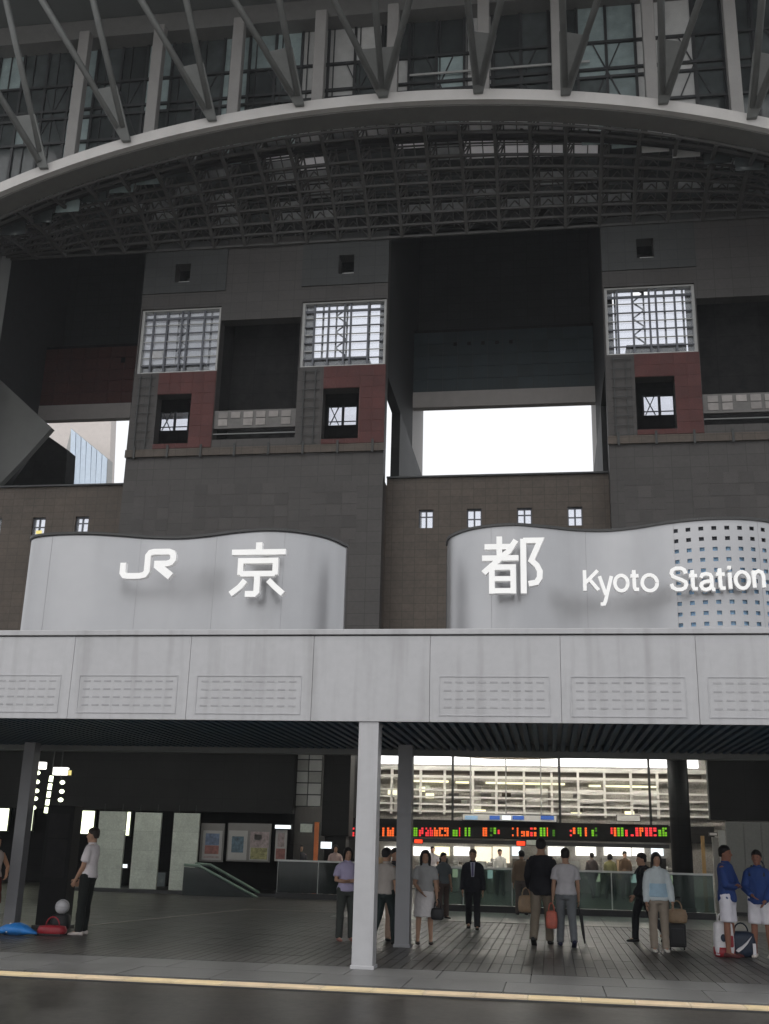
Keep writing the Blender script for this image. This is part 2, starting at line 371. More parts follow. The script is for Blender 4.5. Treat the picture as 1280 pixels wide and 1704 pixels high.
for i, (x, y, w) in enumerate([(-2.58, CY + .02, .29), (-9.9, CY + .02, .29), (4.75, CY + .02, .29), (-2.51, 19.26, .25), (-9.75, 19.7, .22), (4.75, 19.26, .25)]):
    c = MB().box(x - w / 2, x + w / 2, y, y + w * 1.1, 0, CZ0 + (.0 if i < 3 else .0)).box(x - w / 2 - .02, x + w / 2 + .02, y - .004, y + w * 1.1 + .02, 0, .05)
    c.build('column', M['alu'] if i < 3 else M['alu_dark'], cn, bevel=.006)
x = -12.7
while x < 7.6:
    ubox('soffit_slat', M['slat'], cn, x, x + .075, CY + .07, 20.35, CZ0 + .005, CZ0 + .10); x += .15
MB().box(-12.8, 7.7, 20.36, 20.6, 3.24, 3.45).build('rear_beam', M['steel'], cn)

# concourse behind the canopy: unseen roof slab and end walls, added to darken it
cr_ = empty('concourse_roof', (-4, 28, 4.7), 'dark concourse ceiling slab behind the entrance canopy', 'ceiling')
MB().box(-26, 16, 20.62, 36.0, 4.75, 5.1).build('ceiling_slab', M['hallceil'], cr_)
for i in range(9):
    for j in range(2): MB().tube([(-20 + i * 3.2, 30.5 + 3 * j, 4.72), (-20 + i * 3.2, 30.5 + 3 * j, 4.749)], .14, 14).build('downlight', M['E_down'], cr_)  # hidden glowing discs, added to brighten the stone screens
MB().box(-26, -25.6, 20.62, 36.0, 0, 4.75).build('end_wall', M['dark'], cr_)
MB().box(15.6, 16, 20.62, 36.0, 0, 4.75).build('end_wall', M['dark'], cr_)

# ================================================================== curved sign panels
def smooth_curve(pts, n):                    # Catmull-Rom through the plan points
    P = [Vector(p) for p in pts]; P = [P[0] * 2 - P[1]] + P + [P[-1] * 2 - P[-2]]; out = []
    m = len(P) - 3
    for k in range(n + 1):
        u = m * k / n; i = min(int(u), m - 1); t = u - i; a, b, c, d = P[i:i + 4]
        out.append(.5 * ((2 * b) + (c - a) * t + (2 * a - 5 * b + 4 * c - d) * t * t + (3 * b - 3 * c + d - a) * t ** 3))
    return out
def resample(c, n):
    L = [0]
    for i in range(1, len(c)): L.append(L[-1] + (c[i] - c[i - 1]).length)
    out = []; j = 0
    for k in range(n + 1):
        s = L[-1] * k / n
        while j < len(c) - 2 and L[j + 1] < s: j += 1
        out.append(c[j].lerp(c[j + 1], (s - L[j]) / max(L[j + 1] - L[j], 1e-6)))
    return out
SZ0, SZ1 = 4.60, 6.41
def sign(label, plan, perf=None):
    NS = 300 if perf else 150; cv = resample(smooth_curve(plan, 160), NS)
    e = empty('curved_sign_panel', (cv[NS // 2].x, 16.6, SZ0), label, 'sign')
    rows = 90 if perf else 45; v = []; fcs = []
    nz = [SZ0 + (SZ1 - SZ0) * j / rows for j in range(rows + 1)]
    for p in cv:
        for z in nz: v.append((p.x, p.y, z))
    for i in range(NS):
        for j in range(rows):
            if perf and perf(cv[i].x, i, j): continue
            a = i * (rows + 1) + j
            fcs.append((a, a + 1, a + rows + 2, a + rows + 1))
    mb = MB(); mb.add(v, fcs)
    o = mb.build('curved_sheet', M['sign'], e, smooth=not perf)
    s = o.modifiers.new('thick', 'SOLIDIFY'); s.thickness = .03; s.offset = 0
    rm = MB()
    for i in range(NS): rm.bar((cv[i].x, cv[i].y, SZ1 + .015), (cv[i + 1].x, cv[i + 1].y, SZ1 + .015), .09, .04)
    rm.build('top_rim', M['rim'], e)
    for q in (.2, .42, .62, .8):
        p = cv[int(NS * q)]; MB().bar((p.x, p.y - .0165, SZ0), (p.x, p.y - .0165, SZ1 - .01), .005, .004, up=(0, 1, 0)).build('panel_seam', M['slot'], e)
    bk = MB()
    for i in range(0, NS, NS // 10): bk.bar((cv[i].x, cv[i].y + .12, SZ0), (cv[i].x, cv[i].y + .12, SZ1 - .1), .07, .07, up=(0, 1, 0))
    bk.build('back_frame', M['darkmetal'], e)
    return e, cv
sgL, cvL = sign('curved silver sign panel carrying the JR logo and one Japanese character', [(-8.62, 17.3), (-8.66, 16.8), (-8.48, 16.42), (-8.0, 16.27), (-7.44, 16.27), (-6.97, 16.4), (-6.51, 16.56), (-6.01, 16.62), (-5.51, 16.52), (-4.89, 16.31), (-4.37, 16.24), (-3.91, 16.4), (-3.54, 16.75), (-3.32, 17.3)])
def holes(x, i, j): return x > 1.86 and i % 8 in (2, 3, 4) and j % 8 in (2, 3, 4) and j < 86
sgR, cvR = sign('curved silver sign panel with square perforations and English lettering', [(-1.60, 17.3), (-1.49, 16.80), (-1.1, 16.37), (-.53, 16.2), (-.07, 16.33), (.49, 16.56), (.96, 16.62), (1.41, 16.48), (1.84, 16.25), (2.35, 16.09), (2.87, 16.09), (3.34, 16.28), (3.8, 16.7), (4.0, 17.2)], holes)
pv = [p for p in cvR if 1.8 < p.x < 3.9]
for nm, mt, za_, zb_ in (('blue_backing_sheet', 'bluepanel', SZ0, 6.06), ('dark_backing_sheet', 'navy', 6.065, 6.38)):
    bp_ = MB()
    for i in range(len(pv) - 1):
        bp_.add([(pv[i].x, pv[i].y + .045, za_), (pv[i + 1].x, pv[i + 1].y + .045, za_), (pv[i + 1].x, pv[i + 1].y + .045, zb_), (pv[i].x, pv[i].y + .045, zb_)], [(0, 1, 2, 3)])
    bo = bp_.build(nm, M[mt], sgR); s_ = bo.modifiers.new('thick', 'SOLIDIFY'); s_.thickness = .01

LY = 15.98                                     # the plane of the letters
def strokes(name, parent, pl, x0, x1, z0, z1, w, label):     # flat lettering drawn as thick strokes in a unit box
    mb = MB(); k = 0
    for path, wd_ in pl:
        ww = wd_ or w; P = [Vector((x0 + (x1 - x0) * a, z0 + (z1 - z0) * b)) for a, b in path]; n = len(P); Lf = []; Rt = []
        for i in range(n):
            d0 = (P[i] - P[max(i - 1, 0)]); d1 = (P[min(i + 1, n - 1)] - P[i])
            if d0.length < 1e-6: d0 = d1
            if d1.length < 1e-6: d1 = d0
            d0.normalize(); d1.normalize(); n0 = Vector((-d0.y, d0.x)); n1 = Vector((-d1.y, d1.x)); b_ = (n0 + n1).normalized()
            q = ww / 2 / max(b_.dot(n0), .45); Lf.append(P[i] + b_ * q); Rt.append(P[i] - b_ * q)
        off = .0012 * k; k += 1
        for i in range(n - 1):
            mb.prism_y([tuple(Lf[i]), tuple(Lf[i + 1]), tuple(Rt[i + 1]), tuple(Rt[i])], LY - .09 - off, LY)
    return tag(mb.build(name, M['white'], parent), label)
jr = [([(.03, .55), (.03, .18), (.07, .08), (.14, .06), (.36, .06), (.45, .10), (.49, .22), (.49, .80), (.53, .91), (.60, .94), (.88, .94), (.95, .89), (.97, .78), (.97, .64), (.93, .54), (.85, .50), (.62, .50)], None),
      ([(.66, .47), (.95, .03)], .125)]
jx0, jx1, jz0, jz1 = rect(203, 916, 296, 966, LY)
strokes('logo', sgL, jr, jx0 + .03, jx1 - .03, jz0 + .03, jz1 - .02, .095, 'white JR logo')
kx = rect(385, 905, 478, 995, LY)
kyo = [([(.50, 1.0), (.50, .84)], .10), ([(.02, .82), (.98, .82)], .088), ([(.19, .40), (.19, .66), (.81, .66), (.81, .40)], .088), ([(.19, .42), (.81, .42)], .088),
       ([(.50, .42), (.50, .09), (.46, .05), (.30, .05)], .095), ([(.29, .30), (.20, .18), (.04, .05)], .09), ([(.70, .30), (.82, .18), (.97, .05)], .09)]
strokes('letter', sgL, kyo, kx[0], kx[1], kx[2], kx[3], .09, 'white Japanese character')
tx = rect(803, 895, 904, 990, LY)
to = [([(.04, .82), (.53, .82)], .085), ([(.285, 1.0), (.285, .62)], .085), ([(.0, .62), (.60, .62)], .085), ([(.56, .93), (.44, .74), (.02, .36)], .085),
      ([(.16, .0), (.16, .46), (.51, .46), (.51, .0)], .085), ([(.16, .26), (.51, .26)], .075), ([(.16, .05), (.51, .05)], .08),
      ([(.68, .0), (.68, .95)], .09), ([(.68, .92), (.96, .92), (.81, .57), (.90, .48), (.945, .38), (.94, .27), (.89, .19), (.76, .165)], .085)]
strokes('letter', sgR, to, tx[0], tx[1], tx[2], tx[3], .085, 'white Japanese character')
def oval(cx, cz, rx, rz, a0=0, a1=360, n=18): return [(cx + rx * math.cos(math.radians(a0 + (a1 - a0) * k / n)), cz + rz * math.sin(math.radians(a0 + (a1 - a0) * k / n))) for k in range(n + 1)]
GL = dict(
    K=[[(.08, 0), (.08, 1)], [(.95, .98), (.12, .38)], [(.38, .56), (.98, .02)]],
    o=[oval(.5, .5, .43, .44, 0, 360)],
    y=[[(.05, .98), (.50, .36)], [(.95, .98), (.46, .20), (.34, .08), (.08, .07)]],
    t=[[(.42, 1.0), (.42, .16), (.54, .06), (.95, .06)], [(.02, .72), (.95, .72)]],
    S=[[(.92, .72), (.84, .88), (.66, .95), (.36, .95), (.16, .87), (.10, .73), (.18, .60), (.40, .53), (.66, .46), (.88, .37), (.92, .25), (.84, .12), (.64, .05), (.34, .05), (.14, .13), (.07, .29)]],
    a=[[(.10, .72), (.20, .88), (.44, .94), (.70, .88), (.78, .74), (.78, .18), (.86, .06), (.98, .06)], [(.78, .54), (.34, .50), (.14, .40), (.09, .25), (.18, .10), (.38, .05), (.62, .12), (.78, .30)]],
    i=[[(.5, 0), (.5, .70)], [(.5, .86), (.5, 1.0)]],
    n=[[(.12, 0), (.12, .98)], [(.12, .66), (.24, .86), (.50, .94), (.76, .86), (.86, .66), (.86, 0)]])
for ch, x0, x1, y0, y1 in (('K', 971, 996, 951, 985), ('y', 997, 1019, 960, 1011), ('o', 1021, 1046, 958, 987), ('t', 1049, 1063, 951, 985), ('o', 1066, 1095, 957, 987),
                           ('S', 1114, 1143, 946, 985), ('t', 1146, 1160, 951, 984), ('a', 1163, 1189, 955, 985), ('t', 1191, 1206, 948, 983), ('i', 1210, 1217, 944, 982), ('o', 1221, 1247, 952, 983), ('n', 1251, 1272, 951, 980)):
    X0, X1, Z0, Z1 = rect(x0, y0, x1, y1, LY)
    strokes('letter', sgR, [(p, None) for p in GL[ch]], X0, X1, Z0, Z1, .052, 'white letter ' + ch)

# ================================================================== towers
FY = 36.0
def wall_holes(mb, x0, x1, z0, z1, y0, y1, hl):
    xs = sorted({x0, x1, *[h[0] for h in hl], *[h[1] for h in hl]}); zs = sorted({z0, z1, *[h[2] for h in hl], *[h[3] for h in hl]})
    xs = [x for x in xs if x0 <= x <= x1]; zs = [z for z in zs if z0 <= z <= z1]
    solid = {}
    for i in range(len(xs) - 1):
        for j in range(len(zs) - 1):
            cx, cz = (xs[i] + xs[i + 1]) / 2, (zs[j] + zs[j + 1]) / 2
            solid[i, j] = not any(h[0] < cx < h[1] and h[2] < cz < h[3] for h in hl)
    for (i, j), ok in solid.items():
        if not ok: continue
        a, b, c, d = xs[i], xs[i + 1], zs[j], zs[j + 1]
        mb.add([(a, y0, c), (b, y0, c), (b, y0, d), (a, y0, d)], [(0, 1, 2, 3)]); mb.add([(a, y1, c), (b, y1, c), (b, y1, d), (a, y1, d)], [(3, 2, 1, 0)])
        for (di, dj, q) in ((-1, 0, [(a, c), (a, d)]), (1, 0, [(b, c), (b, d)]), (0, -1, [(a, c), (b, c)]), (0, 1, [(a, d), (b, d)])):
            if not solid.get((i + di, j + dj), False):
                mb.add([(q[0][0], y0, q[0][1]), (q[1][0], y0, q[1][1]), (q[1][0], y1, q[1][1]), (q[0][0], y1, q[0][1])], [(0, 1, 2, 3)])
    return mb
def grid_window(tw, x0, x1, z0, z1, seed):
    rg = random.Random(seed)
    wf = MB()
    y0, y1 = FY + .10, FY + .34
    for (a, b, c, d) in ((x0, x0 + .10, z0, z1), (x1 - .10, x1, z0, z1), (x0 + .10, x1 - .10, z1 - .06, z1), (x0 + .10, x1 - .10, z0, z0 + .08)): wf.box(a, b, y0, y1, c, d)
    wf = wf.build('grid_window', M['mullpale'], tw)
    fx = [0, .12, .30, .50, .58, .80, 1]; fz = [0, .12, .25, .38, .51, .64, .78, .885, 1]
    X = [x0 + .1 + (x1 - x0 - .2) * q for q in fx]; Z = [z0 + .08 + (z1 - z0 - .14) * q for q in fz]
    for i in range(1, len(X) - 1): ubox('mullion', M['mull'], wf, X[i] - .034, X[i] + .034, FY + .16, FY + .24, z0 + .08, z1 - .06)
    for j in range(1, len(Z) - 1):
        t = .07 if j == 7 else (.022 if j % 2 else .006)
        ubox('transom', M['mull'] if j % 2 else M['mullpale'], wf, x0 + .1, x1 - .1, FY + .175, FY + .225, Z[j] - t / 2 - .01, Z[j] + t / 2 + .01)
    for i in range(len(X) - 1):
        for j in range(len(Z) - 1):
            if rg.random() < .97: ubox('pane', M['pane'], wf, X[i] + .01, X[i + 1] - .01, FY + .275, FY + .283, Z[j] + .01, Z[j + 1] - .01)
    # steel bracing a little behind the glass
    tr = MB(); xa, xb = x0 + (x1 - x0) * .34, x0 + (x1 - x0) * .47
    tr.bar((xa, FY + 1.2, z0 + .3), (xa, FY + 1.2, z1 + 1.2), .06, .06, (0, 1, 0)); tr.bar((xb, FY + 1.2, z0 + .3), (xb, FY + 1.2, z1 + 1.2), .06, .06, (0, 1, 0))
    z = z0 + .3; s = 0
    while z < z1 + 1.0:
        tr.bar((xa if s else xb, FY + 1.2, z), (xb if s else xa, FY + 1.2, z + .34), .045, .045, (0, 1, 0)); z += .34; s = 1 - s
    for q in (.15, .72, .93): tr.bar((x0 + (x1 - x0) * q, FY + 1.6, z0 + .3), (x0 + (x1 - x0) * q, FY + 1.6, z1 + 1.2), .07, .07, (0, 1, 0))
    tr.build('brace_truss', M['mull'], wf)
    if x0 < -13: ubox('frosted_rear_sheet', M['frost'], wf, x0 - .6, x1 + .1, FY + 1.9, FY + 1.92, z0 - .2, z1 + 1.6)  # added translucent sheet, passes sky light so this window looks white
def tower(X0, label, seed):
    tw = empty('stone_tower', (X0 + 4.85, FY, 4.7), label, 'tower')
    X1 = X0 + 9.7
    w1, w2 = (X0 + .05, X0 + 3.24), (X0 + 6.42, X0 + 9.66)
    vo = (X0 + 3.27, X0 + 6.39); WZ = (18.59, 21.31)
    h1, h2 = (X0 + 1.0, X0 + 2.36), (X0 + 7.38, X0 + 8.74); HZ = (15.69, 17.68)
    q1, q2 = (X0 + 1.27, X0 + 1.88), (X0 + 7.77, X0 + 8.37); QZ = (22.4, 23.2)
    hl = [(*w1, *WZ), (*w2, *WZ), (*vo, 15.8, 20.68), (*h1, *HZ), (*h2, *HZ), (*q1, *QZ), (*q2, *QZ)]
    wall_holes(MB(), X0, X1, 4.7, 24.2, FY, FY + .5, hl).build('front_wall', M['stone'], tw)
    for (a, b), (qa, qb) in (((X0 + .0, X0 + 3.35), q1), ((X0 + 6.35, X1), q2)):
        wall_holes(MB(), a, b, 21.95, 24.15, FY - .05, FY - .003, [(qa, qb, *QZ)]).build('upper_block', M['stone2'], tw)
        qn = MB(); qn.box(qa - .05, qb + .05, FY + .52, FY + 1.4, 22.3, 22.38).box(qa - .05, qb + .05, FY + 1.4, FY + 1.5, 22.3, 23.4).box(qa - .1, qa - .05, FY + .52, FY + 1.5, 22.3, 23.4).box(qb + .05, qb + .1, FY + .52, FY + 1.5, 22.3, 23.4).box(qa - .1, qb + .1, FY + .52, FY + 1.5, 23.4, 23.45)
        qn.build('small_niche', M['dark'], tw)
        ubox('niche_sill', M['mullpale'], tw, qa + .12, qb + .02, FY + .1, FY + .3, 22.41, 22.52)
    grid_window(tw, *w1, *WZ, seed); grid_window(tw, *w2, *WZ, seed + 1)
    # the deep dark void, with a floor, back and balcony
    nv = MB(); a, b = vo
    nv.box(a - .1, b + .1, FY + 1.8, FY + 2, 15.6, 23).box(a - .1, a - .02, FY + .52, FY + 1.8, 15.6, 23).box(b + .02, b + .1, FY + .52, FY + 1.8, 15.6, 23).box(a - .1, b + .1, FY + .52, FY + 1.8, 15.5, 15.6).box(a - .1, b + .1, FY + .52, FY + 2, 23, 23.2)
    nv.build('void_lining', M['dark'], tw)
    bl = MB().box(a, b, FY + .06, FY + .2, 16.26, 16.97).build('balcony_parapet', M['parapet'], tw)
    n = 6
    for i in range(n):
        xa = a + .12 + (b - a - .24) * i / n; xb = a + .12 + (b - a - .24) * (i + 1) / n
        if (i + seed) % 3 != 1: ubox('parapet_panel', M['parapet2'], bl, xa + .05, xb - .08, FY + .035, FY + .058, 16.36, 16.62)
        ubox('parapet_panel', M['parapet2'], bl, xa + .05, xb - .08, FY + .035, FY + .058, 16.66, 16.90)
    ubox('balcony_rail', M['steel'], bl, a, b, FY + .05, FY + .09, 16.02, 16.06)
    # red cladding with the square opening, and a narrow stone strip with steel ladder to its left
    for (ha, hb), xe in ((h1, X0 + 3.25), (h2, X1)):
        rp = MB().box(ha, xe, FY - .012, FY - .004, 15.5, 18.57)
        rp = wall_holes(MB(), ha, xe, 15.5, 18.57, FY - .018, FY - .003, [(ha, hb, *HZ)]).build('red_cladding', M['redpanel'], tw)
        nx = 5; nzr = 7
        for i in range(nx):
            for j in range(nzr):
                xa, xb = ha + (xe - ha) * i / nx, ha + (xe - ha) * (i + 1) / nx; za, zb = 15.5 + 3.07 * j / nzr, 15.5 + 3.07 * (j + 1) / nzr
                if xa < hb - .05 and zb > HZ[0] + .05 and za < HZ[1] - .05:
                    if xb > hb + .05: xa = hb
                    elif za < HZ[0] - .02: zb = HZ[0]
                    elif zb > HZ[1] + .05: za = HZ[1]
                    else: continue
                ubox('red_panel', M['red'], rp, xa + .003, xb - .003, FY - .04, FY - .019, za + .003, zb - .003)
        nn = MB(); yb = FY + 2.6; kf = yb / FY
        na, nb = min(ha, ha * kf) - .05, max(hb, hb * kf) + .05                 # lining widens towards the rear light
        ra, rb_, rz0, rz1 = ha * kf + .17 * (hb - ha), ha * kf + 1.0 * (hb - ha), 17.28, 18.06
        nn.box(na - .15, na, FY + .52, yb, 15.4, 19.2).box(nb, nb + .15, FY + .52, yb, 15.4, 19.2).box(na, nb, FY + .52, yb, 15.45, 15.6).box(na, nb, FY + .52, yb, 19.1, 19.2)
        nn.box(na, nb, yb, yb + .1, 15.4, rz0).box(na, nb, yb, yb + .1, rz1, 19.2).box(na, ra, yb, yb + .1, rz0, rz1).box(rb_, nb, yb, yb + .1, rz0, rz1)
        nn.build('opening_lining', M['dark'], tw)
        xm_ = (ra + rb_) / 2 + .05
        gw = MB().box(ra, ra + .05, yb - .06, yb, rz0, rz1).box(xm_ - .05, xm_ + .05, yb - .06, yb, rz0, rz1).box(ra + .05, rb_, yb - .05, yb - .001, rz0 + .12, rz0 + .15)
        gw.bar((ra + .1, yb - .03, rz0), (ra + .45, yb - .03, rz1), .035, .035, (0, 1, 0)); gw.bar((ra + .45, yb - .03, rz0), (ra + .1, yb - .03, rz1), .035, .035, (0, 1, 0))
        gw = gw.build('rear_light', M['mull'], tw)
        for (xa, xb) in ((ra, xm_ - .05), (xm_ + .05, rb_)): ubox('pane', M['pane'], gw, xa, xb, yb + .02, yb + .028, rz0, rz1)
        ld = MB(); la = ha - .72
        for xx in (la, la + .42): ld.bar((xx, FY - .07, 15.3), (xx, FY - .07, 18.5), .035, .035, (0, 1, 0))
        for q in range(9): ld.bar((la - .1, FY - .07, 15.5 + q * .36), (la + .6, FY - .07, 15.5 + q * .36), .022, .022)
        ld.build('steel_ladder', M['stone2'], tw)
    MB().box(X0 - .02, X1 + .02, FY - .10, FY - .001, 15.17, 15.46).build('ledge', M['stonebrown'], tw)
    for q in range(8): ubox('ledge_bracket', M['stone2'], tw, X0 + .3 + q * 1.28, X0 + .38 + q * 1.28, FY - .14, FY - .101, 15.1, 15.6)
    # faint grids of infill panels low on the wall
    for (a, b, nx) in ((.45, 1.85, 3), (2.75, 6.3, 7), (7.1, 8.8, 3)):
        for i in range(nx):
            for j in range(5):
                xa = X0 + a + (b - a) * i / nx; xb = X0 + a + (b - a) * (i + 1) / nx
                ubox('stone_panel', M['panel'], tw, xa + .02, xb - .02, FY - .008, FY - .001, 11.9 + j * .44, 12.3 + j * .44)
    return tw
tL = tower(-15.38, 'left dark granite tower with two grid windows and red square openings', 3)
tR = tower(2.24, 'right dark granite tower cut by the photo edge', 8)

def side_wall(tw, X, inner, zt=31.0):           # flank of a tower facing a gap, opening near its front
    s = 1 if inner > 0 else -1; x0, x1 = sorted((X, X - s * .35))
    MB().box(x0, x1, FY + .502, 46.0, 21.91, zt).box(x0, x1, FY + .502, 44.0, 18.35, 21.909).build('flank_wall', M['flank'], tw)
    MB().box(x0, x1, 40.1, 48, 14.2, 18.34).build('flank_pier', M['black'], tw)
    MB().box(x0 - .0, x1, 44.01, 48, 18.345, 21.9).build('flank_end', M['beige'], tw)
    b = MB(); b.bar((X - s * .9, FY + 1.2, 18.3), (X - s * .9, FY + 3.0, 14.4), .3, .3, (1, 0, 0)); b.build('raking_brace', M['dark'], tw)
side_wall(tL, -5.69, 1); side_wall(tR, 2.25, -1)
MB().box(-15.37, -15.02, FY + .502, 46, 27.5, 31).build('flank_wall', M['stone2'], tL)  # unseen strip of flank, there only to close off light
MB().box(-5.69 - .35, -5.69, FY + .502, 48, 6.6, 14.19).build('flank_base', M['stonebrown'], tL)
MB().box(2.25, 2.25 + .35, FY + .502, 48, 6.6, 14.19).build('flank_base', M['stonebrown'], tR)
MB().box(-15.37, -15.02, FY + .502, 48, 6.6, 14.19).build('flank_base', M['stonebrown'], tL)

# gaps between the towers: low front wall, high back wall, ceiling
def gap(X0, X1, label, backmat, wins, name):
    e = empty(name, ((X0 + X1) / 2, 37, 4.7), label, 'wall')
    WZ_ = (12.56, 13.25)
    wall_holes(MB(), X0, X1, 6.6, 14.46, 37.0, 37.35, [(w - .26, w + .26, *WZ_) for w in wins]).build('low_wall', M['stonebrown'], e)
    MB().box(X0, X1, 36.9, 37.45, 14.462, 14.52).build('wall_coping', M['darkmetal'], e)
    for k, w in enumerate(wins):
        fr = MB().box(w - .26, w + .26, 37.1, 37.16, WZ_[1] - .05, WZ_[1]).box(w - .03, w + .03, 37.1, 37.16, WZ_[0], WZ_[1] - .05).box(w - .26, w - .22, 37.1, 37.16, WZ_[0], WZ_[1] - .05).box(w + .22, w + .26, 37.1, 37.16, WZ_[0], WZ_[1] - .05)
        zt = WZ_[0] + (.30 if k % 2 else .42)
        fr.box(w - .22, w + .22, 37.105, 37.15, zt, zt + .04)
        f_o = fr.build('small_window', M['mull'], e)
        for sx in (-1, 1): ubox('pane', M['pane'], f_o, w + sx * .125 - .095, w + sx * .125 + .095, 37.13, 37.136, WZ_[0], WZ_[1] - .05)
    bw = MB().box(X0, X1, 44.0, 44.3, 20.9, 23.8).build('back_wall', M['grout'], e)
    nx, nz = 12, 5
    for i in range(nx):
        for j in range(nz):
            xa, xb = X0 + (X1 - X0) * i / nx, X0 + (X1 - X0) * (i + 1) / nx; za, zb = 20.9 + 2.9 * j / nz, 20.9 + 2.9 * (j + 1) / nz
            ubox('cladding_panel', backmat, bw, xa + .01, xb - .01, 43.95, 43.998, za + .01, zb - .01)
    MB().box(X0, X1, 43.92, 44.3, 20.15, 20.89).build('lintel', M['beige'], e)
    MB().box(X0, X1, 44.31, 48, 21.9, 22.2).build('rear_soffit', M['beige'], e)
    MB().box(X0, X1, 45.5, 45.8, 23.8, 31).build('upper_back_wall', M['stone2'], e)
    MB().box(X0, X1, 44.0, 45.5, 23.81, 23.95).build('setback_floor', M['dark'], e)
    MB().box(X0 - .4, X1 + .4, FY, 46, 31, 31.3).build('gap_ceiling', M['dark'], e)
    for q in range(1, 5): ubox('ceiling_rib', M['darkmetal'], e, X0, X1, 37 + q * 1.7, 37.2 + q * 1.7, 30.6, 30.99)
    return e
gM = gap(-5.69, 2.25, 'tall dark recess between the towers with dark teal back wall', M['teal'], [-4.23, -2.5, -.72, 1.05], 'recess_wall')
gL = gap(-23.3, -15.37, 'tall dark recess left of the left tower with dark red back wall', M['redpanel'], [-20.8, -19.03, -17.3], 'recess_wall')
ubox('window_lamp', M['E_yel'], gL, -19.12, -18.9, 37.05, 37.09, 12.62, 12.74)
for k in range(5):                                # tiny openings high in the back walls
    ubox('slit_window', M['dark'], gM, -3.9 + k * .62, -3.75 + k * .62, 43.92, 43.949, 23.1, 23.25)
    ubox('slit_window', M['dark'], gL, -19.5 + k * .75, -19.3 + k * .75, 43.92, 43.949, 22.95, 23.2)

MB().box(-30, -23.3, FY, 44.3, 4.7, 20.9).box(-30, -23.3, FY, 46, 20.901, 31).build('corner_block', M['flank'], gL)
# things seen in the left gap
def poly(px, Y): return [(at(x, y, Y).x, at(x, y, Y).z) for x, y in px]
st = empty('raking_stair_block', (-21, 38.5, 14.5), 'grey leaning stair block at the left edge beside dark recess', 'stair')
MB().prism_y(poly([(-60, 585), (0, 632), (86, 712), (45, 758), (0, 805), (-60, 865)], 39), 39, 39.3).build('stair_flank', M['slab'], st)
MB().prism_y(poly([(8, 822), (78, 724), (112, 748), (107, 822)], 42.5), 42.5, 43.4).build('stair_foot', M['dark'], st)
pw = empty('pale_far_wall', (-36, 72, 10), 'pale beige wall behind the left recess opening', 'wall')
MB().prism_y(poly([(78, 680), (186, 680), (180, 830), (95, 830)], 72), 72, 73).build('wall_face', M['palewall'], pw)
gb = empty('glass_building', (-33, 70, 10), 'pale blue glass building with sloping roof beyond the left recess', 'building')
MB().prism_y(poly([(118, 712), (179, 762), (176, 830), (104, 830), (110, 745)], 70), 70.1, 71).build('building_core', M['mullpale'], gb)
npn = 7
for i in range(npn):
    xa, xb = 118 + 61 * i / npn, 118 + 61 * (i + 1) / npn
    ya, yb = 712 + 50 * i / npn, 712 + 50 * (i + 1) / npn
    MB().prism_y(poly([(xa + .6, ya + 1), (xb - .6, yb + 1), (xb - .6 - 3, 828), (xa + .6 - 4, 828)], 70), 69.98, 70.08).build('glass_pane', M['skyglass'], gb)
MB().box(-22.7, -21.05, 35.2, 35.95, 18.5, 24.6).build('corner_pier', M['slab'], gL)

# ================================================================== roof: arch, struts, lattice, gallery
AP = [(-23, 21.9), (-21, 23.0), (-19.04, 23.97), (-17.41, 24.6), (-14.41, 25.41), (-11.31, 26.08), (-8.18, 26.45), (-5.2, 26.5), (-1.99, 26.36), (.94, 26.04), (4.05, 25.45), (6.86, 24.6), (8.5, 23.95), (11, 22.8)]
cf = np.polyfit([p[0] for p in AP], [p[1] for p in AP], 4)
def zA(x): return float(np.polyval(cf, x))
ar = empty('arched_roof_truss', (-5, 31, 23), 'pale arched steel beam with raking struts spanning the photo top', 'roof truss')
AYF, AYB = 31.0, 31.95
bm_f = MB(); bm_b = MB(); N_ = 90; xs = [-23 + 34 * k / N_ for k in range(N_ + 1)]
bm_f.loft([[(x, AYF, zA(x) - .02), (x, AYF + .22, zA(x) + .03), (x, AYF + .22, zA(x) - .46), (x, AYF, zA(x) - .44)] for x in xs])
bm_f.build('arch_face', M['arch'], ar, smooth=False)
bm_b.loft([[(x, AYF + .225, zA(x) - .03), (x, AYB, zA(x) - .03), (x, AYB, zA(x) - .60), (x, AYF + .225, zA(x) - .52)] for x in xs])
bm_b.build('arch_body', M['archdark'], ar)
SOF = 32.0
nodes = [((75, 280), [(0, 160), (10, 0)]), ((212, 236), [(70, 0), (155, 0)]), ((355, 196), [(235, 0), (310, 0)]), ((500, 172), [(390, 0), (465, 0)]), ((638, 162), [(555, 0), (624, 0), (682, 0)]),
         ((796, 155), [(778, 0), (834, 0)]), ((941, 160), [(936, 0), (995, 0)]), ((1103, 172), [(1100, 0), (1165, 0)]), ((1250, 196), [(1268, 0), (1330, 0)])]
